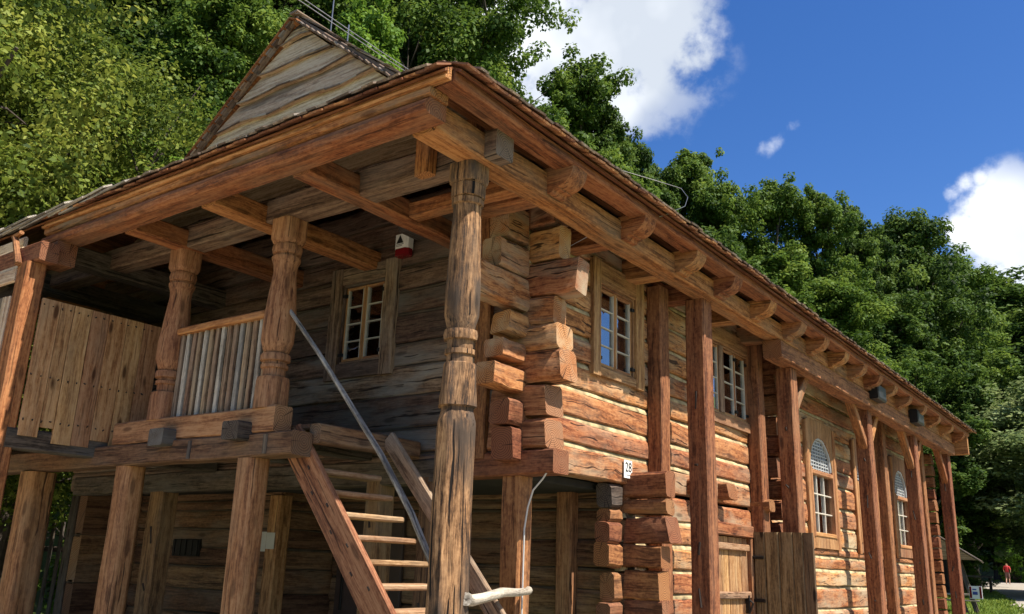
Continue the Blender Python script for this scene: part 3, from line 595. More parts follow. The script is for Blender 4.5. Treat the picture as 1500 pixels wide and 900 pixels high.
def roof():
    # soffit boards (underside) as sheets of boards with gaps; main right slope
    mb = MB(); Y1 = 17.7
    prof = [XE-.03]+[XE-.03-.16*i for i in range(1, 31)]
    for a, b in zip(prof, prof[1:]):
        b2 = b+.006; xm = (a+b)/2; ya = max(hip_y(xm), -.83) if xm > -1.6 else 1.36
        za, zb = zr(abs(a-XM))-.03, zr(abs(b2-XM))-.03
        vs = [(a, ya, za-.022), (a, Y1-.1, za-.022), (b2, Y1-.1, zb-.022), (b2, ya, zb-.022)]; vs += [(p[0], p[1], p[2]+.022) for p in vs]
        of = (rnd.random()*30, rnd.random()*30, rnd.random()*30); gs = [(p[1]+of[0], p[0]+of[1], p[2]+of[2]) for p in vs]
        mb.add(vs, [(0, 1, 2, 3), (7, 6, 5, 4), (0, 4, 5, 1), (1, 5, 6, 2), (2, 6, 7, 3), (3, 7, 4, 0)], gs)
    # front pent boards
    y = PENT_Y0+.03
    while y < 1.4:
        y2 = y+.165; z0 = pent(y)-.03; z1 = pent(y2-.006)-.03; zz = pent(y+.08)
        k = -.42-XM; xr = XM+((ZR-zz)/SL if zz > ZR-SL*k else k+(ZR-SL*k-zz)/.50)
        xl = -8.6
        vs = [(xl, y, z0-.022), (xr, y, z0-.022), (xr, y2-.006, z1-.022), (xl, y2-.006, z1-.022)]; vs += [(p[0], p[1], p[2]+.022) for p in vs]
        of = (rnd.random()*30, rnd.random()*30, rnd.random()*30); gs = [(p[0]+of[0], p[1]+of[1], p[2]+of[2]) for p in vs]
        mb.add(vs, [(3, 2, 1, 0), (4, 5, 6, 7), (1, 0, 4, 5), (2, 1, 5, 6), (3, 2, 6, 7), (0, 3, 7, 4)], gs)
        y = y2
    # left slope, plain boards
    for i in range(30):
        a = 2*XM-XE+.03+.16*i; b2 = a+.154; za, zb = zr(abs(a-XM))-.03, zr(abs(b2-XM))-.03; ya = max(hip_y((a+b2)/2), -.8) if abs(a-XM) > 2.55 else 1.28
        vs = [(a, ya, za-.022), (a, Y1-.1, za-.022), (b2, Y1-.1, zb-.022), (b2, ya, zb-.022)]; vs += [(p[0], p[1], p[2]+.022) for p in vs]
        of = (rnd.random()*30,)*3; gs = [(p[1]+of[0], p[0]+of[1], p[2]+of[2]) for p in vs]
        mb.add(vs, [(3, 2, 1, 0), (4, 5, 6, 7), (1, 0, 4, 5), (2, 1, 5, 6), (3, 2, 6, 7), (0, 3, 7, 4)], gs)
    rf = mb.build('roof', M['soffit'], H, smooth=False)
    # shingles
    sh = MB(); X = Vector((1, 0, 0)); Yv = Vector((0, 1, 0))
    def PR(u, v):  # right slope, v measured up the slope from the eave
        k = -.42-XM; low = (XE-(-.42)); ll = low*math.sqrt(1+.50**2)
        if v < ll: x = XE-v/math.sqrt(1+.50**2); s = .50
        else: x = -.42-(v-ll)/math.sqrt(1+SL**2); s = SL
        dn = Vector((1, 0, -s)).normalized(); nm = Vector((s, 0, 1)).normalized()
        return Vector((x, u, zr(abs(x-XM)))), dn, Yv, nm
    def inR(u, v):
        p = PR(u, v)[0]
        if p.x < XM+.02: return False
        return u > (max(hip_y(p.x)+.0, -.70) if p.x > -1.6 else 1.31)
    shingles(sh, PR, -.9, 17.7, 0, 6.2, inR)
    ss = math.sqrt(1+PS*PS)
    def PF(u, v):
        y = PENT_Y0+v/ss; return Vector((u, y, pent(y))), Vector((0, -1, -PS)).normalized(), X, Vector((0, -PS, 1)).normalized()
    def inF(u, v):
        p = PF(u, v)[0]; k = -.42-XM; zz = p.z; xr = XM+((ZR-zz)/SL if zz > ZR-SL*k else k+(ZR-SL*k-zz)/.50)
        return u < min(xr, .40) and p.y < 1.42
    shingles(sh, PF, -8.6, .6, 0, 2.8, inF)
    sh.build('shingles', M['shingle'], rf, smooth=False)
    # rounded corner: a fan of shingles over the hip
    fan = MB()
    for i in range(4, 26):       # shingles turning over the hip in a rounded ridge
        t = i/25; x = .36-1.9*t; y = hip_y(x)+.02; z = zr(abs(x-XM))+.012-(.03 if i < 3 else 0)
        for sd in (-1, 0, 1):
            d = (Vector((1, -.95, 0))+Vector((.55, .55, 0))*sd).normalized(); side = Vector((-d.y, d.x, 0))*.055
            c = Vector((x, y, z))+side*sd*.9; tip = c+d*.10+Vector((0, 0, -.075)); inn = c-d*.13+Vector((0, 0, .04)); nm = (Vector((0, 0, 1))+d*.4).normalized()
            q = [tip-side, tip+side, inn+side*.8, inn-side*.8]; q += [p+nm*.014 for p in q]
            fan.add(q, [(3, 2, 1, 0), (4, 5, 6, 7), (0, 1, 5, 4), (1, 2, 6, 5), (2, 3, 7, 6), (3, 0, 4, 7)])
    fan.build('hip_shingles', M['shingle'], rf, smooth=False)
    # short reddish starter shingles under the eave edges
    st = MB()
    def PR0(u, v): p, dn, al, nm = PR(u, v); return p-nm*.035, dn, al, nm
    shingles(st, PR0, -.72, 17.7, -.01, .05, lambda u, v: True, L=.3)
    def PF0(u, v): p, dn, al, nm = PF(u, v); return p-nm*.035, dn, al, nm
    shingles(st, PF0, -5.0, .42, -.01, .05, lambda u, v: True, L=.3)
    st.build('starter_shingles', M['shingle_new'], rf, smooth=False)
    # long pale boards mending the eave at its left end
    bay = MB()
    for r in range(9):
        x1 = -3.35-.36*r; x0 = x1-rnd.uniform(1.0, 1.4); y = PENT_Y0-.005-.006*(r % 3); z = PENT_Z0+.02+.016*(r % 2)
        timber(bay, (x0, y+.015, z-.03), (x1, y-.01, z+.03+rnd.uniform(0, .012)), .10, .018, side=(0, 1, PS), seg=.4, ch=.003, wob=.003)
    bay.build('eave_boards', M['silver'], rf, smooth=False)
    # gable with waney boards
    gb = MB(); we = gb; zz = 5.75; yg = 1.45
    while zz < 8.15:
        h = rnd.uniform(.27, .34); hw = (ZR-.10-zz)/SL; hw2 = (ZR-.10-min(zz+h+.03, 8.18))/SL
        if hw < .12: break
        n = max(3, int(hw*2/.25)); pts = []; ph = rnd.random()*9
        bot = [(-hw+2*hw*i/n, zz+.025*mnoise.noise(Vector((ph+i*.45, zz, 0)))*2) for i in range(n+1)]
        pts = bot+[(hw2, zz+h+.03), (-hw2, zz+h+.03)]
        k = len(pts); tl = .055
        for q0, q1 in zip(bot, bot[1:]): timber(we, (XM+q0[0], yg-tl-.006, q0[1]+.004), (XM+q1[0], yg-tl-.006, q1[1]+.004), .018, .024, side=(0, 1, 0), seg=1, ch=.006, mi=1)
        vs = [(XM+u, yg-tl*(1-(v-zz)/h), v) for u, v in pts]+[(XM+u, yg+.03, v) for u, v in pts]
        of = (rnd.random()*30, rnd.random()*30, 3); gs = [(p[0]+of[0], p[2]+of[1], p[1]) for p in vs]
        gb.add(vs, [tuple(range(k)), tuple(range(2*k-1, k-1, -1))]+[((j+1) % k, j, k+j, k+(j+1) % k) for j in range(k)], gs)
        zz += h
    gb.build('gable_boards', [M['gable'], M['shingle']], H, smooth=False)
    # verge: barge strips made of shingle ends, and ridge board
    vb = MB()
    for s in (-1, 1):
        a = Vector((XM+s*.02, 1.375, ZR-.05)); b = Vector((XM+s*2.95, 1.375, ZR-.05-SL*2.93))
        timber(vb, a, b, .07, .07, side=(0, 1, 0), seg=.3)
        d = (b-a).normalized()
        for i in range(26):
            p = a+d*(i*.145+.03); q = p+d*.10
            timber(vb, p+Vector((0, -.02, -.02)), q+Vector((0, -.03, -.035)), .09, .03, side=(0, 1, 0), seg=1)
    vb.build('verge_boards', M['shingle'], H, smooth=False)
    rb = MB(); boxb(rb, XM-.06, XM+.09, 1.30, 17.7, ZR-.0, ZR+.03, 'y', seg=.5); rb.build('ridge_board', M['shingle'], H)
    eg = MB(); extrude_poly(eg, [(-3.7, 5.3), (3.7, 5.3), (0, 8.15)], (XM, YE+.1, 0), (1, 0, 0), (0, 0, 1), (0, 1, 0), .05); eg.build('gable_boards', M['gable'], H)
roof()

# ------------------------------------------------------------------ windows
def window(name, org, U, Nn, w, h, leaves, rows, casing=(.13, .13, .12, .16), curtain=None, cmat='rcasing', label=None):
    """org = lower left of the opening on the wall face; U to the right, Nn outward. leaves: list of (u0, u1)"""
    org = Vector(org); U = Vector(U); Nn = Vector(Nn); Z = Vector((0, 0, 1))
    def bar(mb, u0, u1, z0, z1, n0, n1, vertical=False):
        c = org+U*((u0+u1)/2)+Z*((z0+z1)/2)+Nn*((n0+n1)/2)
        if vertical: sweep(mb, c-Z*((z1-z0)/2), c+Z*((z1-z0)/2), U, Nn, rect_prof(u1-u0, n1-n0, .004), seg=.4, wob=.0012)
        else: sweep(mb, c-U*((u1-u0)/2), c+U*((u1-u0)/2), Nn, Z, rect_prof(n1-n0, z1-z0, .004), seg=.4, wob=.0012)
    l, r, b, tp = casing
    fr = MB()
    bar(fr, -l, 0, -b, h+tp-.002, -.02, .045, True); bar(fr, w, w+r, -b, h+tp-.002, -.02, .045, True)
    bar(fr, .002, w-.002, h+.002, h+tp-.01, -.02, .04); bar(fr, .002, w-.002, -b+.01, -.002, -.02, .038)
    # jamb lining
    bar(fr, -.0, .025, 0, h, -.16, .015, True); bar(fr, w-.025, w, 0, h, -.16, .015, True); bar(fr, .026, w-.026, h-.025, h, -.16, .012); bar(fr, .026, w-.026, 0, .025, -.16, .012)
    fo = fr.build(name, M[cmat], H)
    if label: fo['label'] = label
    s = .027
    for (u0, u1) in leaves:
        cs = MB()
        bar(cs, u0, u0+s, .03, h-.03, -.045, -.008, True); bar(cs, u1-s, u1, .03, h-.03, -.045, -.008, True)
        bar(cs, u0+s+.001, u1-s-.001, .03, .03+s, -.044, -.009); bar(cs, u0+s+.001, u1-s-.001, h-.03-s, h-.03, -.044, -.009)
        cs.build('casement', M['sash'], fo)
        ms = MB()
        for i in range(1, rows):
            z = .03+s+(h-.06-2*s)*i/rows; bar(ms, u0+s, u1-s, z-.006, z+.006, -.036, -.012)
        bar(ms, u0+s, u0+s+.006, .03+s, h-.03-s, -.04, -.006, True); bar(ms, u1-s-.006, u1-s, .03+s, h-.03-s, -.04, -.006, True)
        ms.build('glazing_bars', M['white_sash'], fo)
        gp = MB(); ty = rnd.uniform(-.02, .02)
        c0 = org+Nn*(-.030+ty*.2); c1 = org+Nn*(-.030-ty*.2)
        vs = [c0+U*(u0+s)+Z*(.03+s), c1+U*(u1-s)+Z*(.03+s), c1+U*(u1-s)+Z*(h-.03-s), c0+U*(u0+s)+Z*(h-.03-s)]; vs += [p-Nn*.004 for p in vs]
        gp.add(vs, [(0, 1, 2, 3), (7, 6, 5, 4), (0, 4, 5, 1), (1, 5, 6, 2), (2, 6, 7, 3), (3, 7, 4, 0)]); gp.build('pane', M['glass'], fo, smooth=False)
        for z in (.10, h-.12):
            hg = MB(); uu = u0 if u0 < w/2 else u1
            bar(hg, uu-.03, uu+.03, z-.018, z+.018, -.008, .022); hg.build('hinge', M['iron'], fo)
    if curtain:
        for (u0, u1, z0) in curtain:
            cu = MB(); n = 14; vs = []
            for i in range(n+1):
                u = u0+(u1-u0)*i/n; dd = -.20+.018*math.sin(i*1.9)
                vs += [org+U*u+Z*z0+Nn*dd, org+U*u+Z*(h+.05)+Nn*dd, org+U*u+Z*z0+Nn*(dd-.004), org+U*u+Z*(h+.05)+Nn*(dd-.004)]
            fs = []
            for i in range(n): a = i*4; c = a+4; fs += [(a, c, c+1, a+1), (a+3, c+3, c+2, a+2)]
            cu.add(vs, fs); cu.build('curtain', M['curtain'], fo)
    return fo
# long side, by the corner; outward +X, U = +Y is to the right when facing the wall from +X
window('window', (XW, 2.66, 3.54), (0, 1, 0), (1, 0, 0), .74, .88, [(.03, .365), (.375, .71)], 4, curtain=[(.42, .50, 0), (.0, .30, .55)], casing=(.14, .18, .10, .24), label='two leaf window reflecting blue sky beside the log ends')
window('window', (XW, 4.88, 3.52), (0, 1, 0), (1, 0, 0), 1.70, .92, [(.03, .40), (.41, .78), (.92, 1.29), (1.30, 1.67)], 4, casing=(.10, .14, .14, .22), curtain=[(.05, .3, 0), (1.5, 1.65, 0)], label='wide four leaf window behind the square post')
mbw = MB(); boxb(mbw, XW-.05, XW+.02, 5.67, 5.79, 3.55, 4.42, 'z'); mbw.build('mullion', M['casing'], H)
window('window', (-2.87, YF, 3.565), (1, 0, 0), (0, -1, 0), .635, .87, [(.03, .315), (.325, .605)], 4, casing=(.17, .17, .17, .19), curtain=[(.03, .22, 0), (.32, .62, .72)], cmat='front', label='two leaf window on the shaded front wall')

def arched(y0, y1):
    w = y1-y0; zb, zs, zt = 2.21, 3.17, 3.71; yc = (y0+y1)/2
    inner = [(-w/2, zb), (w/2, zb), (w/2, zs)]
    na = 14
    for i in range(1, na): a = math.pi*i/na; inner.append((w/2*math.cos(a), zs+(zt-zs)*math.sin(a)**.9))
    inner.append((-w/2, zs))
    ow, ob, ot = w/2+.19, zb-.20, zt+.26
    outer = []
    cz = (ob+ot)/2
    for (u, v) in inner:
        du, dv = u, v-cz; k = min(ow/abs(du) if abs(du) > 1e-6 else 1e9, ((ot-ob)/2)/abs(dv) if abs(dv) > 1e-6 else 1e9); outer.append((du*k, cz+dv*k))
    # make the outer outline a true rectangle: insert the corners
    n = len(inner); mb = MB(); x1, x0 = XW+.035, XW-.06; vs = []; gs = []; of = rnd.random()*30
    for (u, v) in inner: vs.append((x1, yc+u, v))
    for (u, v) in outer: vs.append((x1, yc+u, v))
    for (u, v) in inner: vs.append((x0, yc+u, v))
    for (u, v) in outer: vs.append((x0, yc+u, v))
    fs = []
    for j in range(n):
        j2 = (j+1) % n
        fs.append((j, n+j, n+j2, j2)); fs.append((2*n+j, j, j2, 2*n+j2)); fs.append((n+j, 3*n+j, 3*n+j2, n+j2))
    mb.add(vs, fs, [(v[2]+of, v[1], v[0]) for v in vs])
    fo = mb.build('window', M['rcasing'], H, angle=30); fo['label'] = 'tall arched window with a lattice in its head'
    fr = MB()
    for (a, b, za, zb2, dep) in [(-w/2-.03, -w/2+.035, zb-.03, zs+.05, 0), (w/2-.035, w/2+.03, zb-.03, zs+.05, 0)]: boxb(fr, XW-.05, XW+.055, yc+a, yc+b, za, zb2, 'z')
    boxb(fr, XW-.05, XW+.052, yc-w/2+.037, yc+w/2-.037, zb-.03, zb+.035, 'y'); boxb(fr, XW-.05, XW+.05, yc-w/2+.037, yc+w/2-.037, zs-.055, zs+.015, 'y')
    for s in (-1, 1): boxb(fr, XW+.0, XW+.055, yc+s*(w/2+.12)-.05, yc+s*(w/2+.12)+.05, zb-.22, zt+.2, 'z')
    fr.build('frame', M['sash'], fo)
    gbm = MB()
    for i in (1, 2): u = -w/2+w*i/3; boxb(gbm, XW-.035, XW+.0, yc+u-.011, yc+u+.011, zb+.035, zs-.055, 'z')
    for i in (1, 2): z = zb+.035+(zs-.09-zb)*i/3; boxb(gbm, XW-.033, XW-.002, yc-w/2+.03, yc+w/2-.03, z-.011, z+.011, 'y')
    gbm.build('glazing_bars', M['white_sash'], fo)
    la = MB()
    nv = 9
    for i in range(nv):
        u = -w/2+w*(i+.5)/nv; top = zs+(zt-zs)*math.sqrt(max(0, 1-(u/(w/2))**2))**.9
        boxb(la, XW-.035, XW-.012, yc+u-.011, yc+u+.011, zs+.01, top, 'z', ch=.002)
    for i in range(1, 10):
        z = zs+(zt-zs)*i/10; hw = w/2*math.sqrt(max(0, 1-((z-zs)/(zt-zs))**2))
        boxb(la, XW-.03, XW-.016, yc-hw, yc+hw, z-.009, z+.009, 'y', ch=.002)
    prev = None
    for i in range(na+1):
        a = math.pi*i/na; p = Vector((XW+.0, yc+w/2*math.cos(a)*.97, zs+(zt-zs)*math.sin(a)**.9*.98))
        if prev is not None: timber(la, prev, p, .05, .035, side=(1, 0, 0), seg=1)
        prev = p
    la.build('lattice', M['lat'], fo)
    gp = MB(); k = len(inner); vs = [(XW-.03, yc+u, v) for u, v in inner]+[(XW-.036, yc+u, v) for u, v in inner]
    gp.add(vs, [tuple(range(k)), tuple(range(2*k-1, k-1, -1))]); gp.build('pane', M['glass'], fo, smooth=False)
    cu = MB()
    for (a, b) in ((.05, .30), (.45, .7)):
        vs = []; n2 = 10
        for i in range(n2+1):
            y = y0+w*(a+(b-a)*i/n2); dd = XW-.16+.02*math.sin(i*2.1); vs += [(dd, y, zb), (dd, y, zs+.3)]
        cu.add(vs, [(i*2, i*2+2, i*2+3, i*2+1) for i in range(n2)])
    cu.build('curtain', M['curtain'], fo)
for a, b in AW: arched(a, b)

# ------------------------------------------------------------------ doors
def doors():
    mb = MB(); y = 5.30
    while y < 6.46:
        w = rnd.uniform(.17, .22); y1 = min(y+w, 6.48); boxb(mb, XW-.10, XW-.045+rnd.uniform(0, .006), y, y1-.006, .1, 2.03, 'z', seg=.4, wob=.002); y = y1
    d = mb.build('door', M['doorp'], H); d['label'] = 'closed plank door with two battens'
    for z in (1.87, 1.30, .5):
        b = MB(); boxb(b, XW-.044, XW+.01, 5.34, 6.44, z, z+.085, 'y', seg=.3, wob=.002); b.build('batten', M['tread'], d)
    hm = MB(); boxb(hm, XW-.03, XW+.03, 6.32, 6.345, 1.12, 1.34, 'z'); tube(hm, [(XW+.03, 6.33, 1.28), (XW+.07, 6.33, 1.25), (XW+.03, 6.33, 1.15)], .012); hm.build('latch', M['iron'], d)
    lm = MB(); boxb(lm, XW-.1, XW+.03, 5.16, 6.62, 2.04, 2.19, 'y', seg=.3); boxb(lm, XW-.1, XW+.02, 5.18, 5.30, 0, 2.035, 'z'); boxb(lm, XW-.1, XW+.02, 6.485, 6.56, 0, 2.035, 'z'); lm.build('door_frame', M['beam'], H)
    # the open outer leaf, square to the wall
    lf = MB(); x = XW+.03; xs = [XW+.03, -.24, -.06, .12, .25, .385]
    for a, b in zip(xs, xs[1:]): boxb(lf, a, b-.005, 6.52, 6.555+rnd.uniform(0, .006), .08, 2.12+rnd.uniform(-.006, .006), 'z', seg=.4, wob=.002)
    l = lf.build('door', M['leafdoor'], H); l['label'] = 'outer door leaf of dark knotty planks standing open'
    for z in (1.80, 1.28):
        hg = MB(); boxb(hg, XW-.02, XW+.16, 6.495, 6.518, z-.02, z+.02, 'x'); hg.build('hinge', M['iron'], l)
    # dark painted door and its post under the gallery
    bd = MB(); boxb(bd, -4.55, -3.45, YG-.06, YG-.005, 0, 2.2, 'z', seg=2, wob=0); o = bd.build('door', M['browndoor'], H); o['label'] = 'brown painted door under the gallery'
    hh = MB(); boxb(hh, -4.44, -4.40, YG-.085, YG-.062, 1.0, 1.5, 'z'); hh.build('door_bar', M['iron'], o)
    post('corner_post', -4.86, -4.66, YL-.06, YL+.14, 0, 2.32, 'turned')
    vt = MB(); boxb(vt, -6.78, -6.2, YL-.03, YL+.01, 1.57, 1.79, 'x'); v = vt.build('vent_window', M['unlit_room'], H)
    vf = MB()
    for i in range(5): boxb(vf, -6.74+i*.125, -6.72+i*.125, YL-.045, YL-.032, 1.58, 1.78, 'z', ch=.003)
    vf.build('bars', M['iron'], v)
doors()

# ------------------------------------------------------------------ turned posts
def front_post():
    mb = MB()
    st = [(-.05, 0.149, 1, .10), (2.48, 0.144, 1, .10), (2.56, 0.153, 1, .12), (2.62, 0.132, .8, .10), (2.645, 0.113, .5, .06), (2.665, 0.113, .5, .06), (2.675, 0.145, 1, .10), (2.94, 0.141, 1, .12), (2.985, 0.128, .7, .10), (2.995, 0.099, 0, 0), (3.05, 0.099, 0, 0), (3.055, 0.113, 0, 0), (3.09, 0.113, 0, 0), (3.095, 0.095, 0, 0), (3.16, 0.100, 0, 0), (3.165, 0.123, 0, 0), (3.20, 0.129, 0, 0), (3.235, 0.121, 0, 0), (3.24, 0.101, 0, 0), (3.265, 0.104, .2, .05), (3.35, 0.126, .35, .07), (3.55, 0.128, .35, .07), (3.9, 0.117, .35, .06), (4.15, 0.104, .2, .05), (4.215, 0.104, .1, 0), (4.225, 0.122, 0, 0), (4.268, 0.122, 0, 0), (4.275, 0.101, .2, 0), (4.285, 0.118, .9, .05), (4.385, 0.118, .9, .05), (4.392, 0.109, .9, .05), (4.40, 0.118, 1, .035), (4.43, 0.124, 1, .03), (4.555, 0.124, 1, .03)]
    turned(mb, 0.0, .02, densify(st), tint=.67, n=40, wob=.0045); o = mb.build('turned_post', M['old'], H, angle=40); o['label'] = 'tall dark weathered turned post carrying the corner of the eaves'
front_post()
def gallery_post(x, y):
    mb = MB()
    st = [(2.82, .128, 1, .05), (3.05, .130, 1, .06), (3.095, .125, .8, .06), (3.105, .096, 0, 0), (3.17, .098, 0, 0), (3.178, .118, 0, 0), (3.205, .118, 0, 0), (3.21, .100, 0, 0), (3.235, .100, 0, 0), (3.242, .128, 0, 0), (3.285, .130, 0, 0), (3.305, .122, 0, 0), (3.312, .098, 0, 0), (3.335, .112, .2, .05), (3.42, .140, .5, .08), (3.60, .140, .55, .08), (3.85, .118, .4, .06), (4.06, .098, .3, .05), (4.13, .104, .1, 0), (4.175, .126, 0, 0), (4.20, .128, 0, 0), (4.207, .100, 0, 0), (4.225, .100, 0, 0), (4.235, .124, 0, 0), (4.275, .130, .1, 0), (4.315, .120, .2, 0), (4.322, .100, .4, 0), (4.335, .112, 1, .04), (4.37, .124, 1, .03), (4.56, .126, 1, .03)]
    turned(mb, x, y, densify(st), n=40, wob=.003); return mb.build('turned_post', M['turned'], H, angle=40)
gallery_post(-2.14, .06); gallery_post(-3.74, .06)
# posts below the gallery
def low_post(x, y, w, z1=2.4, mat='turned'):
    mb = MB(); turned(mb, x, y, densify([(-.05, w/2, 1, .05), (z1, w/2, 1, .05)], .3), n=40, wob=.004); mb.build('support_post', M[mat], H, angle=40)
low_post(-2.26, .05, .235); low_post(-4.16, .06, .24); low_post(-5.95, .05, .3)
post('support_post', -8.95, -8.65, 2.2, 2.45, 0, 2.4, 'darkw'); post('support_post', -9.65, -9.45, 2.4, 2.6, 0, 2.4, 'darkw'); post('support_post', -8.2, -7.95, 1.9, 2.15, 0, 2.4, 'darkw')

# ------------------------------------------------------------------ gallery
def gallery():
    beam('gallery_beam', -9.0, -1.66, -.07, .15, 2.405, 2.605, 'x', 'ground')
    beam('gallery_beam', -4.4, -1.93, -.05, .14, 2.61, 2.83, 'x', 'turned')
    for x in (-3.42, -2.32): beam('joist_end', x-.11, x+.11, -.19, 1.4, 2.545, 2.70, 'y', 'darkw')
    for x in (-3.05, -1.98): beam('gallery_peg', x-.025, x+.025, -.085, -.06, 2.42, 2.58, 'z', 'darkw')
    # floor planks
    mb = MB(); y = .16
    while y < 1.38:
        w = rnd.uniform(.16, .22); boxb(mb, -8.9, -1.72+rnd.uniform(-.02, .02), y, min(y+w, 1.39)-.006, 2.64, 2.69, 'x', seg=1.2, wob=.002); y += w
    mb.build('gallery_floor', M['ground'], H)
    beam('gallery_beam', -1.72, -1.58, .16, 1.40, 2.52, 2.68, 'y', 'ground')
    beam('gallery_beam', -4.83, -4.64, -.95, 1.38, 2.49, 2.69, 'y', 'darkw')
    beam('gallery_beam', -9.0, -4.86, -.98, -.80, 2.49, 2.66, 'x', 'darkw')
    mb = MB(); y = -.78
    while y < -.1: boxb(mb, -8.9, -4.7, y, y+.17, 2.66, 2.70, 'x', seg=1.2); y += .178
    mb.build('gallery_floor', M['ground'], H)
    # baluster rail between the turned posts
    r = MB(); boxb(r, -3.66, -2.22, .0, .12, 3.66, 3.73, 'x', seg=.3, wob=.003); ro = r.build('gallery_rail', M['soffit'], H)
    for i in range(15):
        x = -3.60+i*.092; b = MB(); boxb(b, x, x+.048+rnd.uniform(-.006, .008), .045, .075, 2.83, 3.665, 'z', ch=.005, seg=.4, wob=.003); b.build('baluster', M['silver'] if i % 3 == 1 else M['casing'], ro)
    # vertical boards along the side of the projecting bay
    y = -.855; i = 0; bots = [2.62, 2.72, 2.58, 2.585, 2.66, 2.585, 2.55]; panel = MB()
    for w in (.19, .135, .19, .19, .20, .19, .21):
        boxb(panel, -4.66, -4.63+rnd.uniform(0, .008), y, y+w-.006, bots[i], 3.965, 'z', ch=.004, seg=.4, wob=.002); y += w; i += 1
    for q in range(14):
        for zz in (3.90, 3.2, 2.78): tube(panel, [(-4.63, -.84+.09*q+rnd.uniform(-.015, .015), zz+rnd.uniform(-.02, .02)), (-4.615, -.84+.09*q, zz)], .007, n=6, mi=1)
    panel.build('gallery_panel', [M['plank'], M['nail']], H)['label'] = 'pale knotty vertical boards closing the end of the gallery'
    post('corner_post', -4.86, -4.65, -1.055, -.862, -.1, 4.30, 'beam')
    beam('bay_pad', -4.86, -4.6, -.83, -.62, 4.33, 4.573, 'x', 'post')
    beam('bay_beam', -9.0, -4.53, -1.015, -.83, 4.302, 4.50, 'x', 'post')
    mb = MB(); x = -8.9
    while x < -4.9: w = rnd.uniform(.16, .22); boxb(mb, x, min(x+w, -4.87)-.006, -1.06, -1.03, 2.5, 3.97, 'z', ch=.004, seg=.5); x += w
    mb.build('gallery_panel', M['gable'], H)['label'] = 'grey vertical boards on the front of the gallery end'
    mb = MB()
    for k, z in enumerate((4.12, 4.26, 4.40, 4.54)): boxb(mb, -8.9, -4.86-.09*k, -1.06+.045*k, -1.02+.045*k, z, z+.145, 'x', seg=.5, wob=.003)
    mb.build('bay_infill', M['gable'], H)
    mb = MB(); timber(mb, (-4.80, -1.075, 4.28), (-5.18, -.99, 4.66), .06, .05, side=(0, 1, 0), seg=.2); timber(mb, (-5.2, -1.0, 4.655), (-5.05, -1.0, 4.69), .05, .04, side=(0, 1, 0)); mb.build('barge_strip', M['post'], H)
gallery()

# ------------------------------------------------------------------ stairs
ST = empty('staircase', (-1, .5, 0), 'steep open wooden stairs climbing to the gallery with a silvered pole handrail', 'stairs')
def stairs():
    sl = 1.17
    def zt(x): return 2.47+(-1.72-x)*sl   # top line of the near string
    def zf(x): return 2.62+(-1.46-x)*1.12
    for (y, f, x0, x1, mt, hh) in ((.17, zt, -1.95, .55, 'turned', .27), (.95, zf, -1.56, .90, 'front', .15)):
        mb = MB(); a = Vector((x0, y, f(x0)-hh/2)); b = Vector((x1, y, f(x1)-hh/2)); timber(mb, a, b, .055, hh, side=(0, 1, 0), seg=.3, wob=.004)
        if y < .5:
            for q in range(2, 18):
                c = a.lerp(b, q/19); d = (b-a).normalized(); nn = Vector((d.z, 0, -d.x))*(.05 if q % 2 else -.035)
                for e in (-.0, ): timber(mb, c+nn+Vector((0, -.030, 0))-d*.018, c+nn+Vector((0, -.030, 0))+d*.018, .008, .016, side=(0, 1, 0), mi=1, ch=.002)
        o = mb.build('stringer', [M[mt], M['nail']], ST)
    z = 2.32
    while z > .05:
        x = -1.72-(z-2.40)/sl
        mb = MB(); boxb(mb, x-.14, x+.07, .203, .92, z-.045, z, 'y', seg=.25, wob=.003); mb.build('tread', M['tread'], ST); z -= .178
    mb = MB(); pts = [(-2.03, .07, 3.70), (-1.6, .07, 3.27), (-1.15, .065, 2.79), (-.75, .06, 2.36), (-.4, .05, 1.93), (-.13, .045, 1.52)]
    tube(mb, pts, [.019, .020, .022, .023, .024, .023], n=10); mb.build('handrail', M['darkpole'], ST, angle=60)
stairs()
mb = MB(); tube(mb, [(.165, .02, 1.375), (.10, .15, 1.36), (-.02, .45, 1.37), (-.16, .85, 1.40), (-.24, 1.15, 1.395), (-.34, 1.44, 1.40), (-.37, 1.5, 1.405)], [.045, .040, .036, .037, .032, .03, .034], n=10)
tag(mb.build('pole_rail', M['silver'], angle=60), 'crooked bare branch nailed level between the turned post and the corner post', 'rail')

# ------------------------------------------------------------------ small fittings on the house
def alarm():
    a = empty('alarm_box', (-2.0, YF-.06, 4.56), 'small white siren box with a red lens and warning triangle on the front wall', 'alarm box')
    x0, x1, z0, z1 = -2.07, -1.885, 4.575, 4.83; y = YF-.11
    mb = MB(); boxb(mb, x0, x1, y, YF-.0, z0+.10, z1, 'z', ch=.02, wob=0); mb.build('case', M['white'], a)
    mb = MB(); boxb(mb, x0-.002, x1+.002, y-.004, YF-.0, z0+.028, z0+.098, 'z', ch=.03, wob=0); mb.build('lens', M['red'], a)
    mb = MB(); xc = (x0+x1)/2-.01; mb.add([(xc-.05, y-.003, z0+.155), (xc+.05, y-.003, z0+.155), (xc, y-.003, z0+.245)], [(0, 1, 2)]); mb.build('warning_triangle', M['black'], a, smooth=False)
    mb = MB()
    for i, z in enumerate((.138, .122)): boxb(mb, x0+.03, x1-.05-.02*i, y-.004, y-.001, z0+z, z0+z+.008, 'x', ch=.001, wob=0)
    mb.build('small_print', M['grey'], a)
alarm()
beam('joist_end', -1.87, -1.60, YF-.26, YF, 4.775, 4.95, 'y', 'darkw')
mb = MB(); boxb(mb, XW-.19, XW-.10, .695, .722, 4.02, 4.20, 'z', ch=.008, wob=0); tag(mb.build('junction_box', M['white']), 'small white box on the end of the longest log by the turned post', 'junction box')
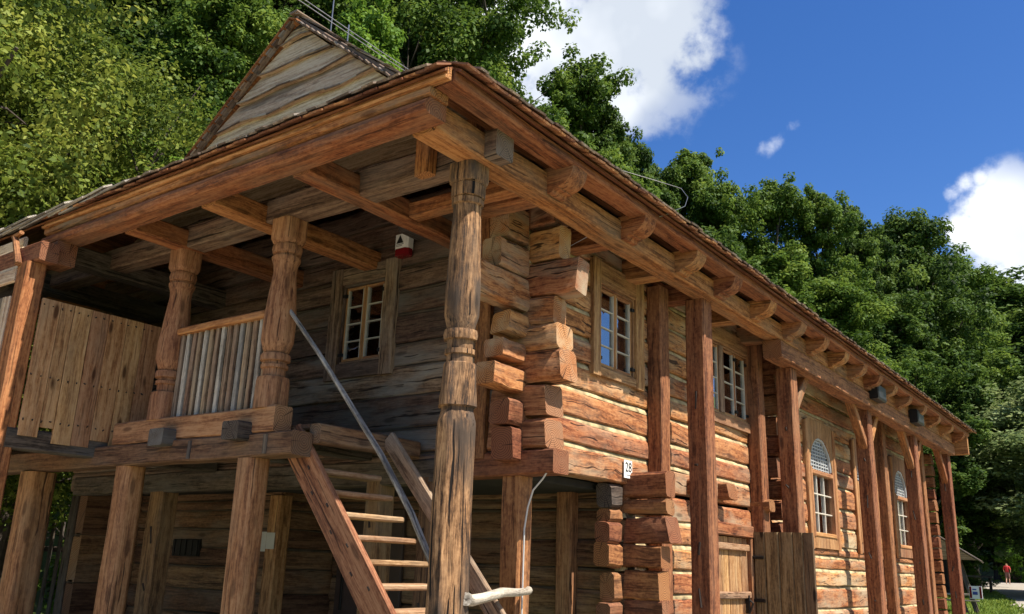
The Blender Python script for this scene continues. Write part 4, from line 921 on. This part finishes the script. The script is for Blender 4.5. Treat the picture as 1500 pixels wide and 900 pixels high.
def number_plate():
    n = empty('number_plate', (XW+.02, 3.25, 2.49), 'white plate with the house number 28 on the lowest overhanging log', 'number plate')
    mb = MB(); boxb(mb, XW+.016, XW+.026, 3.16, 3.325, 2.49, 2.67, 'z', ch=.003, wob=0); mb.build('plate', M['white'], n)
    def text(s, size, y, z):
        cu = bpy.data.curves.new('t', 'FONT'); cu.body = s; cu.size = size; cu.align_x = 'CENTER'; cu.extrude = .001
        o = bpy.data.objects.new('t', cu); COL.objects.link(o); bpy.context.view_layer.update()
        me = bpy.data.meshes.new_from_object(o.evaluated_get(bpy.context.evaluated_depsgraph_get())); bpy.data.objects.remove(o)
        me.transform(Matrix.Translation((XW+.0285, y, z)) @ Matrix(((0, 0, 1, 0), (1, 0, 0, 0), (0, 1, 0, 0), (0, 0, 0, 1))))
        t = MB(); t.add([v.co for v in me.vertices], [tuple(p.vertices) for p in me.polygons]); bpy.data.meshes.remove(me); return t
    text('28', .135, 3.243, 2.555).build('digits', M['black'], n, smooth=False)
    mb = MB(); boxb(mb, XW+.0262, XW+.0275, 3.20, 3.29, 2.515, 2.527, 'y', ch=.0005, wob=0); mb.build('small_print', M['grey'], n)
number_plate()
for (x0, x1, z0, z1, lb) in ((-5.09, -4.88, 1.66, 1.89, 'grey paper notice on the dark log wall under the gallery'), (-4.83, -4.68, 1.69, 1.88, 'pale paper notice on the post under the gallery')):
    yy = YL-.02 if x1 < -4.86 else YL-.066
    mb = MB(); boxb(mb, x0, x1, yy-.004, yy, z0, z1, 'z', ch=.001, wob=0); tag(mb.build('paper_notice', M['paper']), lb, 'notice', 'notices under the gallery')
mb = MB(); tube(mb, [(-.16, 1.42, 2.36), (-.22, 1.45, 2.31), (-.33, 1.47, 2.22), (-.395, 1.49, 2.08), (-.432, 1.5, 1.9), (-.435, 1.5, 1.0), (-.435, 1.5, 0)], .0075, n=8)
tag(mb.build('cable', M['cable']), 'white cable running down the post under the jutting corner', 'cable')
mb = MB(); tube(mb, [(XW+.02, 1.62, 4.05), (XW+.02, 1.62, 2.45)], .010, n=6); tag(mb.build('cable', M['cable']), 'thin grey cable down the corner beside the crossing log ends', 'cable')
def flood(y, lb):
    f = empty('flood_light', (.3, y, 4.4), lb, 'flood light', 'flood lights under the long eave')
    mb = MB(); boxb(mb, .21, .36, y-.26, y+.26, 4.44, 4.70, 'y', ch=.02, wob=0); mb.build('housing', M['iron'], f)
    mb = MB(); boxb(mb, .361, .366, y-.22, y+.22, 4.47, 4.67, 'y', ch=.005, wob=0); mb.build('lamp_glass', M['black'], f)
    mb = MB(); boxb(mb, .2, .30, y-.03, y+.03, 4.70, 4.78, 'z', ch=.005, wob=0); mb.build('bracket', M['iron'], f)
flood(10.55, 'black flood light above the post with two braces nearer the middle'); flood(13.3, 'smaller looking black flood light further along the long eave')
def conductor():
    c = empty('lightning_conductor', (XM, 5, ZR), 'pair of thin lightning conductor wires along the ridge with short holders', 'lightning conductor')
    w = MB()
    for dz in (.20, .26):
        pts = [(XM+.05, 1.2+i*1.65, ZR+dz-.02*(i % 2)) for i in range(11)]; tube(w, pts, .006, n=5)
    w.build('ridge_wire', M['wire'], c)
    for i in range(6):
        h = MB(); y = 2.2+i*2.6; tube(h, [(XM+.05, y, ZR), (XM+.05, y, ZR+.32)], .010, n=5); h.build('wire_holder', M['wire'], c)
    h = MB(); tube(h, [(XM+.05, 1.9, ZR), (XM+.05, 1.9, ZR+1.2)], .008, n=5); h.build('rod', M['wire'], c)
    d = MB(); tube(d, [(XW+.02, 1.75, 4.42), (-.05, 1.9, 4.62), (.22, 2.05, 4.70), (.5, 2.35, 4.86), (.62, 2.55, 5.0), (.62, 2.62, 5.12), (.56, 2.6, 5.22), (.42, 2.4, 5.25), (.15, 2.0, 5.3)], .003, n=5); d.build('down_wire', M['wire'], c)
conductor()

# ------------------------------------------------------------------ picket fence at the left
FE = empty('picket_fence', (-11, 3, 0), 'dark picket fence behind the gallery at the far left', 'fence')
for i in range(9):
    mb = MB(); x = -12.6+i*.30; timber(mb, (x, 3.4, terrain(x, 3.4)), (x+.04, 3.4, terrain(x, 3.4)+2.0), .11, .03, side=(1, 0, 0)); mb.build('picket', M['darkw'], FE)
mb = MB(); timber(mb, (-12.8, 3.44, 1.6), (-9.9, 3.44, 1.6), .05, .09, side=(0, 1, 0)); mb.build('rail', M['darkw'], FE)

# ------------------------------------------------------------------ small roofed notice shelter by the path
def shelter():
    s = empty('roofed_shelter', (-2.6, 30.6, .5), 'small open shelter with a board gable roof on slanting legs beside the path', 'shelter')
    X0, Y0, zb = -2.95, 30.6, .54
    mb = MB()
    for (dx0, dx1, y) in ((.55, 1.0, 29.9), (.25, .72, 29.9), (-.55, -1.0, 29.9), (-.25, -.72, 29.9), (.55, 1.0, 31.4), (-.55, -1.0, 31.4)):
        l = MB(); timber(l, (X0+dx1, y, zb-.1), (X0+dx0, y, 2.35), .11, .11, side=(0, 1, 0)); l.build('leg', M['darkw'], s)
    g = MB(); extrude_poly(g, [(-1.15, 2.3), (1.15, 2.3), (0, 3.05)], (X0, 29.5, 0), (1, 0, 0), (0, 0, 1), (0, 1, 0), .05); g.build('gable', M['leafdoor'], s)
    r = MB()
    for sg in (-1, 1): timber(r, (X0+sg*1.3, 30.7, 2.26), (X0, 30.7, 3.11), 2.3, .05, side=(0, 1, 0))
    r.build('roof', M['shingle'], s)
    b = MB(); boxb(b, X0-1.1, X0+1.1, 29.78, 29.9, 1.13, 1.2, 'x'); boxb(b, X0-1.1, X0+1.1, 29.78, 29.9, .95, 1.0, 'x'); b.build('cross_rail', M['silver'], s)
    s.rotation_euler = (0, 0, R(8))
    p = empty('info_board', (-1.75, 29.6, .9), 'small white board with red and blue print leaning at the shelter legs', 'sign')
    m = MB(); boxb(m, -1.98, -1.58, 29.55, 29.58, 1.05, 1.46, 'z', ch=.003, wob=0); m.build('board', M['white'], p)
    m = MB(); boxb(m, -1.66, -1.60, 29.54, 29.549, 1.07, 1.44, 'z', ch=.001, wob=0); boxb(m, -1.965, -1.90, 29.54, 29.549, 1.07, 1.44, 'z', ch=.001, wob=0); m.build('red_stripe', M['red'], p)
    m = MB(); boxb(m, -1.87, -1.72, 29.54, 29.549, 1.18, 1.28, 'x', ch=.001, wob=0); boxb(m, -1.87, -1.75, 29.54, 29.549, 1.33, 1.37, 'x', ch=.001, wob=0); m.build('blue_print', M['blue'], p)
shelter()
fb = empty('rail_fence', (-6.0, 54.4, .9), 'low pale rail fence at the edge of the wood', 'fence')
mb = MB(); timber(mb, (-8.4, 55.2, terrain(-8.4, 55)+.95), (-5.0, 54.2, terrain(-5, 54)+.95), .10, .10); mb.build('rail', M['silver'], fb)
for x in (-8.2, -6.7, -5.2):
    mb = MB(); boxb(mb, x-.07, x+.07, 54.5-.07+(-5.2-x)*.25, 54.5+.07+(-5.2-x)*.25, terrain(x, 54)-.1, terrain(x, 54)+.93, 'z'); mb.build('post', M['darkw'], fb)

# ------------------------------------------------------------------ person walking away on the path
def person():
    bx, by = -8.2, 82.3; bz = terrain(bx, by)+.03
    P = empty('person', (bx, by, bz), 'person in a red shirt and brown shorts walking away along the path', 'person')
    V = [(0, 0, .93), (0, 0, 1.08), (0, .01, 1.28), (0, .0, 1.45), (0, .02, 1.54), (0, .03, 1.66), (.09, 0, .90), (.10, .10, .50), (.10, .02, .09), (.11, .16, .04), (-.09, 0, .90), (-.10, -.03, .50), (-.11, -.22, .12), (-.11, -.10, .05), (.19, 0, 1.42), (.27, -.08, 1.17), (.24, .06, .98), (-.19, 0, 1.42), (-.25, .02, 1.16), (-.22, .16, .97)]
    E_ = [(0, 1), (1, 2), (2, 3), (3, 4), (4, 5), (0, 6), (6, 7), (7, 8), (8, 9), (0, 10), (10, 11), (11, 12), (12, 13), (3, 14), (14, 15), (15, 16), (3, 17), (17, 18), (18, 19)]
    rad = [.13, .12, .145, .10, .055, .10, .095, .062, .045, .04, .095, .062, .045, .04, .06, .042, .035, .06, .042, .035]
    me = bpy.data.meshes.new('b'); me.from_pydata(V, E_, []); o = bpy.data.objects.new('b', me); COL.objects.link(o)
    sk = o.modifiers.new('s', 'SKIN'); 
    for i, r in enumerate(rad): me.skin_vertices[0].data[i].radius = (r, r*.85)
    me.skin_vertices[0].data[0].use_root = True
    sb = o.modifiers.new('u', 'SUBSURF'); sb.levels = 1; sb.render_levels = 1
    bpy.context.view_layer.update()
    em = bpy.data.meshes.new_from_object(o.evaluated_get(bpy.context.evaluated_depsgraph_get())); bpy.data.objects.remove(o)
    vs = [Vector(v.co) for v in em.vertices]; fs = [tuple(p.vertices) for p in em.polygons]
    def put(name, fl, mat, inflate):
        mb = MB(); nv = [v.normal.copy() for v in em.vertices]; mb.add([vs[i]+nv[i]*inflate+Vector((bx, by, bz)) for i in range(len(vs))], fl, None, .5)
        return mb.build(name, mat, P, angle=80)
    put('body', fs, M['skin'], 0)
    cen = lambda f: sum((vs[i] for i in f), Vector())/len(f)
    put('shirt', [f for f in fs if .92 < cen(f).z < 1.50 and not (abs(cen(f).x) > .2 and cen(f).z < 1.2)], M['shirt'], .018)
    put('shorts', [f for f in fs if .52 < cen(f).z < .98 and abs(cen(f).x) < .19], M['shorts'], .022)
    put('hair', [f for f in fs if cen(f).z > 1.60], M['hair'], .022)
person()

# ------------------------------------------------------------------ trees
def mesh_from_np(name, v, f, tint, mat):
    me = bpy.data.meshes.new(name); me.vertices.add(len(v)); me.vertices.foreach_set('co', v.astype(np.float32).ravel())
    nf = len(f); me.loops.add(nf*4); me.polygons.add(nf); me.loops.foreach_set('vertex_index', f.astype(np.int32).ravel())
    me.polygons.foreach_set('loop_start', np.arange(nf, dtype=np.int32)*4); me.polygons.foreach_set('loop_total', np.full(nf, 4, np.int32))
    a = me.attributes.new('tint', 'FLOAT', 'POINT'); a.data.foreach_set('value', tint.astype(np.float32)); me.materials.append(mat); me.update(); me.validate(); return me
def leaves(rs, centers, radii, per, size, droop=.0, squash=.8):
    P, Nn, T = [], [], []
    for c, r, n in zip(centers, radii, per):
        d = rs.normal(size=(n, 3)); d /= np.linalg.norm(d, axis=1)[:, None]
        rr = r*(rs.random(n)**.38); p = c+d*rr[:, None]*np.array([1, 1, squash]); p[:, 2] -= droop*rs.random(n)*r
        nn = d*.9+np.array([0, 0, .7])+rs.normal(size=(n, 3))*.55
        P.append(p); Nn.append(nn/np.linalg.norm(nn, axis=1)[:, None]); T.append(np.clip(.5+rs.normal()*.22+rs.normal(size=n)*.15, 0, 1))
    P = np.concatenate(P); Nn = np.concatenate(Nn); T = np.concatenate(T); n = len(P)
    a = rs.normal(size=(n, 3)); a -= Nn*(a*Nn).sum(1)[:, None]; a /= np.linalg.norm(a, axis=1)[:, None]; b = np.cross(Nn, a)
    L = size*(.55+.95*rs.random(n)**1.6)[:, None]; w = L*(.30+.14*rs.random(n))[:, None]; fold = Nn*L*.14
    v = np.stack([P-a*L*.5, P-b*w+fold+a*L*.05, P+a*L*.55, P+b*w+fold+a*L*.05], 1).reshape(-1, 3)
    return v, np.arange(n*4).reshape(-1, 4), np.repeat(T, 4)
def make_tree(kind, seed, height, rad, base, nclump, leaf, per, mat, droop=0, trunk_r=.22, shape=1.0):
    rs = np.random.RandomState(seed); rr = random.Random(seed)
    lobes = []
    nl = 24
    for i in range(nl):
        t = (i+.5)/nl; z = base+(height-base)*(.08+.84*t)+rr.uniform(-.6, .6); prof = math.sin(math.pi*(.17+.76*t**shape))
        a = i*2.4+rr.uniform(-.9, .9); q = rad*prof*rr.uniform(.20, .78); lobes.append((np.array([q*math.cos(a), q*math.sin(a), z]), rad*rr.uniform(.30, .58)*(.55+.5*prof)))
    lobes.append((np.array([rr.uniform(-.2, .2)*rad, rr.uniform(-.2, .2)*rad, height-rad*.40]), rad*.34))
    cs, rads = [], []
    for k in range(nclump):
        c, r = lobes[rs.randint(len(lobes))]; d = rs.normal(size=3); d /= np.linalg.norm(d); d[2] = d[2]*.85+.1
        q = r*(.50+.52*rs.random()) if k % 9 else r*(1.0+.42*rs.random()); cs.append(c+d*q); rads.append(rad*((.07+.10*rs.random()) if kind != 'acacia_tree' else (.055+.075*rs.random())))
    v, f, t = leaves(rs, cs, rads, [int(per*(r/(rad*.13))**1.6)+8 for r in rads], leaf, droop)
    crown = mesh_from_np('crown', v, f, t, M[mat])
    mb = MB(); nz = 9; tp = [(rr.uniform(-.1, .1)*i*.3, rr.uniform(-.1, .1)*i*.3, height*.86*i/(nz-1)) for i in range(nz)]
    tube(mb, tp, [trunk_r*(1.25 if i == 0 else 1)*(1-.88*i/(nz-1))+.02 for i in range(nz)], n=9)
    for c, r in lobes:
        k = max(1, min(nz-2, int((c[2]-r*.9)/(height*.86)*(nz-1)))); s = Vector(tp[k]); e = Vector(c); mid = s.lerp(e, .5)+Vector((rr.uniform(-.3, .3), rr.uniform(-.3, .3), -.12*r))
        r0 = trunk_r*(1-.88*k/(nz-1))*.55+.012; tube(mb, [s, mid, e], [r0, r0*.65, r0*.3], n=6)
        for q in range(5 if kind != 'acacia_tree' else 2):
            d = Vector((rr.uniform(-1, 1), rr.uniform(-1, 1), rr.uniform(-.4, 1))).normalized()*r*rr.uniform(.6, .95); m2 = mid.lerp(e, .6); tube(mb, [m2, m2.lerp(e+d, .5)+Vector((0, 0, .1)), e+d], [r0*.42, r0*.25, .012], n=5)
    root = empty(kind, (0, 0, 0)); tr = mb.build('trunk', M['bark'], root); co = bpy.data.objects.new('crown', crown); COL.objects.link(co); co.parent = root
    return root
def copy_tree(o, parent=None):
    c = o.copy(); COL.objects.link(c)
    if parent is not None: c.parent = parent
    for ch in list(o.children): copy_tree(ch, c)
    return c
PROTO = {}
def proto(key):
    if key in PROTO: return copy_tree(PROTO[key])
    spec = {'acacia': ('acacia_tree', 11, 12, 4.6, 2.0, 820, .088, 210, 'leaf_yellow', .9, .22, .9),
            'mid': ('deciduous_tree', 21, 20, 3.3, 3.0, 800, 0.16, 120, 'leaf_mid', .2, .24, 1.0),
            'mid2': ('deciduous_tree', 22, 21, 3.7, 2.5, 850, 0.16, 130, 'leaf_mid', .3, .26, .9),
            'dark': ('deciduous_tree', 23, 20, 4.2, 2.5, 900, 0.17, 130, 'leaf_dark', .2, .28, .95),
            'dark2': ('deciduous_tree', 26, 21, 3.5, 2.5, 850, 0.16, 125, 'leaf_dark', .2, .26, 1.05),
            'bright': ('maple_tree', 24, 17, 3.3, 3.0, 700, 0.15, 120, 'leaf_bright', .2, .22, 1.0),
            'oak': ('oak_tree', 25, 24, 5.2, 7.0, 520, 0.17, 150, 'leaf_mid', .1, .36, 1.0),
            'silver': ('willow_tree', 27, 18, 6.0, 3.0, 700, .2, 130, 'leaf_silver', .5, .3, 1.0),
            'shrub': ('leafy_shrub', 28, 3.2, 1.9, .2, 170, .09, 110, 'leaf_bright', .2, .05, .8)}[key]
    r = make_tree(*spec); PROTO[key] = r; return r
WF = {'mid': 1.5*3.6/3.3, 'mid2': 1.5*4.2/3.7, 'dark': 1.45*4.4/4.2, 'dark2': 1.5*3.8/3.5, 'bright': 1.5*4.2/3.3, 'oak': 1.15*5.6/5.2}
HT = {'acacia': 12, 'mid': 20, 'mid2': 21, 'dark': 20, 'dark2': 21, 'bright': 17, 'oak': 24, 'silver': 18, 'shrub': 3.2}
def plant(key, x, y, top, rot, label, group='trees on the hillside behind the house', base=None, wide=1.0):
    o = proto(key); b = terrain(x, y)-.1 if base is None else base; s = (top-b)/HT[key]
    o.location = (x, y, b); w_ = s*wide*WF.get(key, 1); o.scale = (w_, w_, s); o.rotation_euler = (0, 0, R(rot)); tag(o, label, 'shrub' if key == 'shrub' else 'tree', group); return o
T = [
 ('acacia', -12.0, 2.6, 11.6, 250, 'yellow green feathery tree low behind the left end of the roof', 1.0),
 ('acacia', -12.2, -0.4, 12.8, 20, 'yellow green feathery tree filling the upper left of the view', 1.05),
 ('acacia', -15.0, -3.0, 13.5, 140, 'yellow green tree cut off by the left edge', 1.1),
 ('dark2', -23, 3, 22, 40, 'dark tree showing through gaps of the yellow green tree', 1),
 ('dark', -21.6, 8.6, 21.3, 55, 'dark tree in shade between the yellow green tree and the gable', 0.72),
 ('mid2', -17.0, 8.6, 19.1, 165, 'tall green tree just left of the gable peak', 0.58),
 ('dark2', -23.6, 15.0, 27.3, 60, 'dark tall tree behind the gable peak', 0.84),
 ('bright', -15.9, 13.3, 19.9, 5, 'fresh light green tree rising behind the roof ridge', 0.43),
 ('dark2', -24.0, 20.8, 32.6, 200, 'dark tree rising out of the frame behind the light green tree', 0.94),
 ('oak', -18.2, 20.9, 29.9, 330, 'big open oak with dark limbs against the white cloud', 0.72),
 ('mid', -23.3, 24.4, 28.8, 280, 'green tree low behind the oak', 0.63),
 ('mid2', -17.5, 28.9, 26.7, 305, 'pointed tree right of the oak under the white cloud', 0.56),
 ('mid', -18.2, 26.0, 22.9, 60, 'lower tree in the gap between the oak and the pointed tree', 0.62),
 ('dark2', -16.2, 30.8, 24.6, 5, 'dark flank of the pointed tree stepping down towards the blue sky', 0.46),
 ('mid', -13.9, 26.4, 18.9, 180, 'leafy tree close above the bent lightning wire', 0.64),
 ('mid', -15.3, 36.9, 24.5, 105, 'tree with a pointed double top left of the open sky', 0.53),
 ('dark2', -15.9, 34.4, 23.1, 240, 'small topped dark tree in the first dip of the tree line', 0.47),
 ('mid2', -13.1, 35.7, 21.7, 330, 'tree leaning into the second dip of the tree line', 0.51),
 ('dark', -11.9, 29.7, 16.6, 290, 'dark tree low above the middle of the eave', 0.78),
 ('mid2', -11.5, 39.5, 23.0, 50, 'broad leafy tree with the highest top above the middle of the eave', 0.52),
 ('mid', -9.6, 41.2, 22.4, 295, 'leafy tree with loose twigs against the sky', 0.49),
 ('mid', -9.6, 32.8, 15.8, 40, 'lower green tree close above the eave', 0.92),
 ('dark2', -8.6, 45.6, 22.8, 355, 'narrow tree in front of the flat ragged top', 0.50),
 ('mid2', -7.4, 35.6, 15.3, 140, 'bright leafy tree low above the far eave', 0.82),
 ('dark', -6.6, 50.2, 23.8, 75, 'dark tree with a flat ragged top left of the right hand cloud', 0.63),
 ('dark2', -7.0, 44.0, 16.8, 220, 'dark tree low down above the far end of the eave', 0.89),
 ('mid', -7.4, 56.5, 23.0, 135, 'tree just under the right hand cloud', 0.54),
 ('mid2', -8.2, 67, 26.6, 10, 'tall tree touching the right hand cloud', 0.75),
 ('dark2', 0.6, 61.5, 22.0, 245, 'dark tree cut off by the right edge below the cloud', 1.0),
 ('dark', -7.6, 51.5, 16.0, 320, 'dark tree behind the far end of the house', 0.98),
 ('mid', -9.4, 72.0, 19.5, 205, 'shaded green tree above the pale willow', 1.12),
 ('dark', -3.8, 103, 33, 120, 'shaded tree on the slope at the right edge', 1.5),
 ('dark2', -10.5, 100, 36, 260, 'dark wide tree above the pale willow', 1.35),
 ('silver', .6, 51.5, 12.6, 45, 'pale silvery willow at the right edge overhanging the path', 2.0),
 ('dark', -15.5, 97, 16, 80, 'dark low tree behind the walking person', 1.3),
 ('dark2', -11.5, 99.5, 12, 10, 'dark bushy tree where the path enters the wood', 1.5),
 ('dark', -6.5, 101, 12, 150, 'dark bushy tree right of the walking person', 1.6),
 ('dark2', -1, 100, 14, 290, 'dark bushy tree at the right edge of the wood', 1.5),
 ('mid', -14.5, 72, 22, 20, 'green tree behind the roofed shelter', 1.1),
 ('dark', -26, 33, 27, 33, 'dark tree deep in the wood behind the oak', 1.2),
 ('dark2', -22, 44, 23, 77, 'dark tree deep in the wood right of the oak', 1.3),
 ('dark', -16.5, 50, 20, 99, 'dark tree deep in the wood behind the middle tree line', 1.3),
 ('dark2', -13, 58, 20, 150, 'dark tree deep in the wood behind the far end of the house', 1.4),
 ('mid2', -27, 24, 33, 280, 'tall green tree highest on the slope', 1),
 ('dark', -30, 10, 30, 180, 'dark tree high on the slope at the left', 1),
]
for (k, x, y, top, rot, lb, wd) in T: plant(k, x, y, top, rot, lb, wide=wd)
for (x, y, h, lb) in [(-15.3, 6.3, 11.2, 'bright green shrub in the sun left of the gable foot')]:
    plant('bright', x, y, h, 30, lb, wide=.9)
for (x, y, h, rot, lb) in [(-7.0, 58, 2.9, 0, 'light green shrub beside the pale rail fence'), (-8.8, 57, 3.4, 90, 'light green shrub left of the pale rail fence'), (-10.9, 6.2, 2.6, 40, 'shrub in the sun behind the picket fence'), (-13.2, 5.2, 3.4, 130, 'larger shrub in the sun behind the picket fence'), (-9.0, 92, 4.2, 10, 'shrub where the path meets the wood')]:
    plant('shrub', x, y, terrain(x, y)+h, rot, lb, group='shrubs')

# ------------------------------------------------------------------ grass tufts beside the path (uncountable)
def grass():
    rs = np.random.RandomState(3); n = 26000
    x = rs.uniform(-6.5, 0.9, n); y = 17.5+44*rs.random(n)**1.6
    edge = np.interp(y, [17, 22, 34, 48, 63], [.35, .0, -1.0, -3.5, -6.7])
    k = x < edge+rs.normal(size=n)*.12; x = x[k]; y = y[k]; n = len(x); z = np.array([terrain(a, b)-.02 for a, b in zip(x, y)])
    h = (.03+.06*rs.random(n))*(1+y/50); a = rs.random(n)*6.28; w = .012*(1+y/12)
    bx = np.cos(a)*w; by = np.sin(a)*w; lx = rs.normal(size=n)*h*.4; ly = rs.normal(size=n)*h*.4
    v = np.stack([np.stack([x-bx, y-by, z], 1), np.stack([x+bx, y+by, z], 1), np.stack([x+lx+bx*.2, y+ly+by*.2, z+h], 1), np.stack([x+lx-bx*.2, y+ly-by*.2, z+h], 1)], 1).reshape(-1, 3)
    me = mesh_from_np('grass', v, np.arange(n*4).reshape(-1, 4), np.repeat(np.clip(.55+rs.normal(size=n)*.2, 0, 1), 4), M['blade'])
    o = bpy.data.objects.new('grass', me); COL.objects.link(o); tag(o, 'short sunlit grass beside the path at the end of the house', 'grass', kind='stuff')
grass()
S.render.film_transparent = False
S.cycles.max_bounces = 6; S.cycles.diffuse_bounces = 3; S.cycles.transparent_max_bounces = 8
